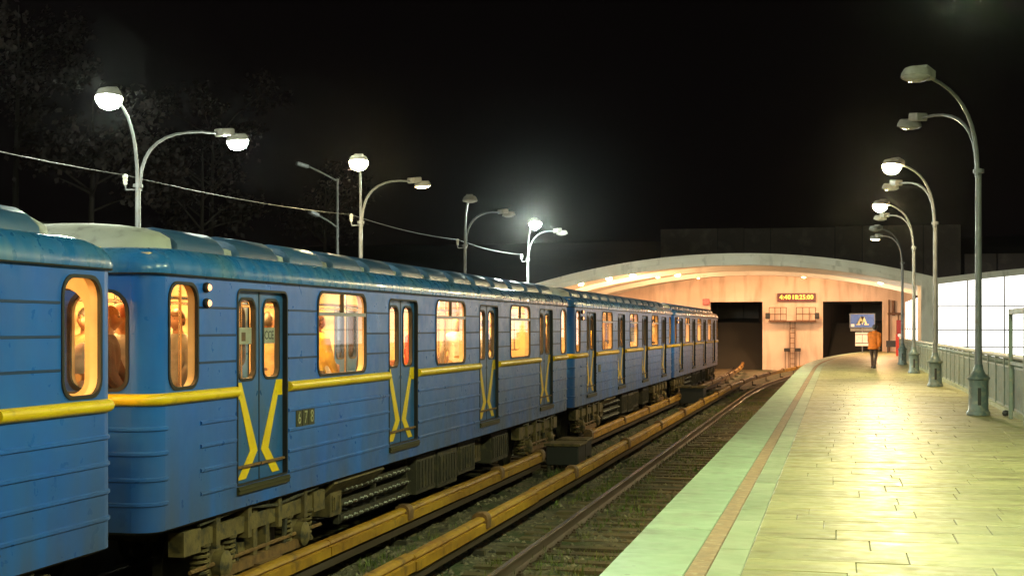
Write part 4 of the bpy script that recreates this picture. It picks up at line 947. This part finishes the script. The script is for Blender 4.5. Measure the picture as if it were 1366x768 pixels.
person('person in a pale fluffy hat sitting at the end window below the fair haired woman', (-6.62, 11.42, FZ+.02), R(200), 'pink', 'brown', 'pink', 'fluffy', 'sit', group=GP)
person('person in russet knit hat at the tall front side window of the whole blue car', (-6.85, 12.35, FZ), R(-60), 'grey', 'brown', 'cap_red', 'cap', group=GP)
person('person in yellow jacket sitting in the nearest car by its last window', (-6.6, 9.65, FZ+.1), R(180), 'yellow_cloth', 'redcloth', 'hair_b', 'short', 'sit', group=GP)
person('person in red coat standing in the nearest car behind its last window', (-7.2, 9.7, FZ), R(20), 'redcloth', 'brown', 'hair_b', 'short', group=GP)
person('person with white bag strap standing behind the first left door of the whole car', (-7.0, 13.25, FZ), R(160), 'brown', 'grey', 'hair_d', 'short', group=GP)
person('person in grey coat standing behind the right leaf of the first door', (-7.1, 14.1, FZ), R(-100), 'grey', 'black_cloth', 'hair_b', 'short', group=GP)
person('person in orange top sitting left in the first wide window', (-8.2, 15.6, FZ-.02), R(0), 'orange', 'tan', 'hair_b', 'long', 'sit', group=GP)
person('person in white top sitting in the middle of the first wide window', (-8.2, 16.4, FZ-.02), R(0), 'whitec', 'tan', 'hair_l', 'short', 'sit', group=GP)
person('person in tan coat holding the rail in the first wide window', (-7.35, 17.0, FZ), R(90), 'tan', 'brown', 'hair_d', 'short', hand_up=1, group=GP)
person('person in yellow top standing behind the second door of the whole car', (-7.2, 18.4, FZ), R(60), 'yellow_cloth', 'brown', 'hair_b', 'short', group=GP)
person('person in grey coat sitting in the second wide window', (-8.2, 21.3, FZ-.02), R(0), 'grey', 'tan', 'hair_d', 'short', 'sit', group=GP)
person('person in orange coat sitting in the third wide window', (-8.2, 25.9, FZ-.02), R(0), 'orange', 'tan', 'hair_l', 'long', 'sit', group=GP)

for lb, x, y, rz, a, b, h, st in (('person in dark coat standing in the second wide window of the whole car', -7.1, 20.2, 40, 'black_cloth','brown','hair_d','cap'),
        ('person in red top standing behind the third door of the whole car', -7.2, 23.4, -60, 'redcloth','brown','hair_b','short'),
        ('person in white coat standing in the third wide window of the whole car', -7.0, 25.2, 120, 'whitec','tan','hair_l','long'),
        ('person in grey top standing behind the last door of the whole car', -7.2, 27.9, 0, 'grey','brown','hair_d','short'),
        ('person in brown coat in the nearest window of the second farthest car', -7.1, 33.1, 30, 'brown','brown','hair_b','short'),
        ('person in orange top in the wide window of the second farthest car', -7.2, 36.0, 80, 'orange','brown','hair_d','short'),
        ('person in yellow jacket by the middle window of the second farthest car', -7.1, 40.9, 80, 'yellow_cloth','brown','hair_d','short'),
        ('person in black coat at the back of the nearest car window, above the sitting one', -7.75, 10.6, -40, 'black_cloth','brown','hair_l','long'),
        ('person in tan coat behind the russet hatted one at the front side window', -7.6, 13.0, -80, 'tan','brown','hair_d','short')):
    person(lb, (x, y, FZ), R(rz), a, b, h, st, group=GP)
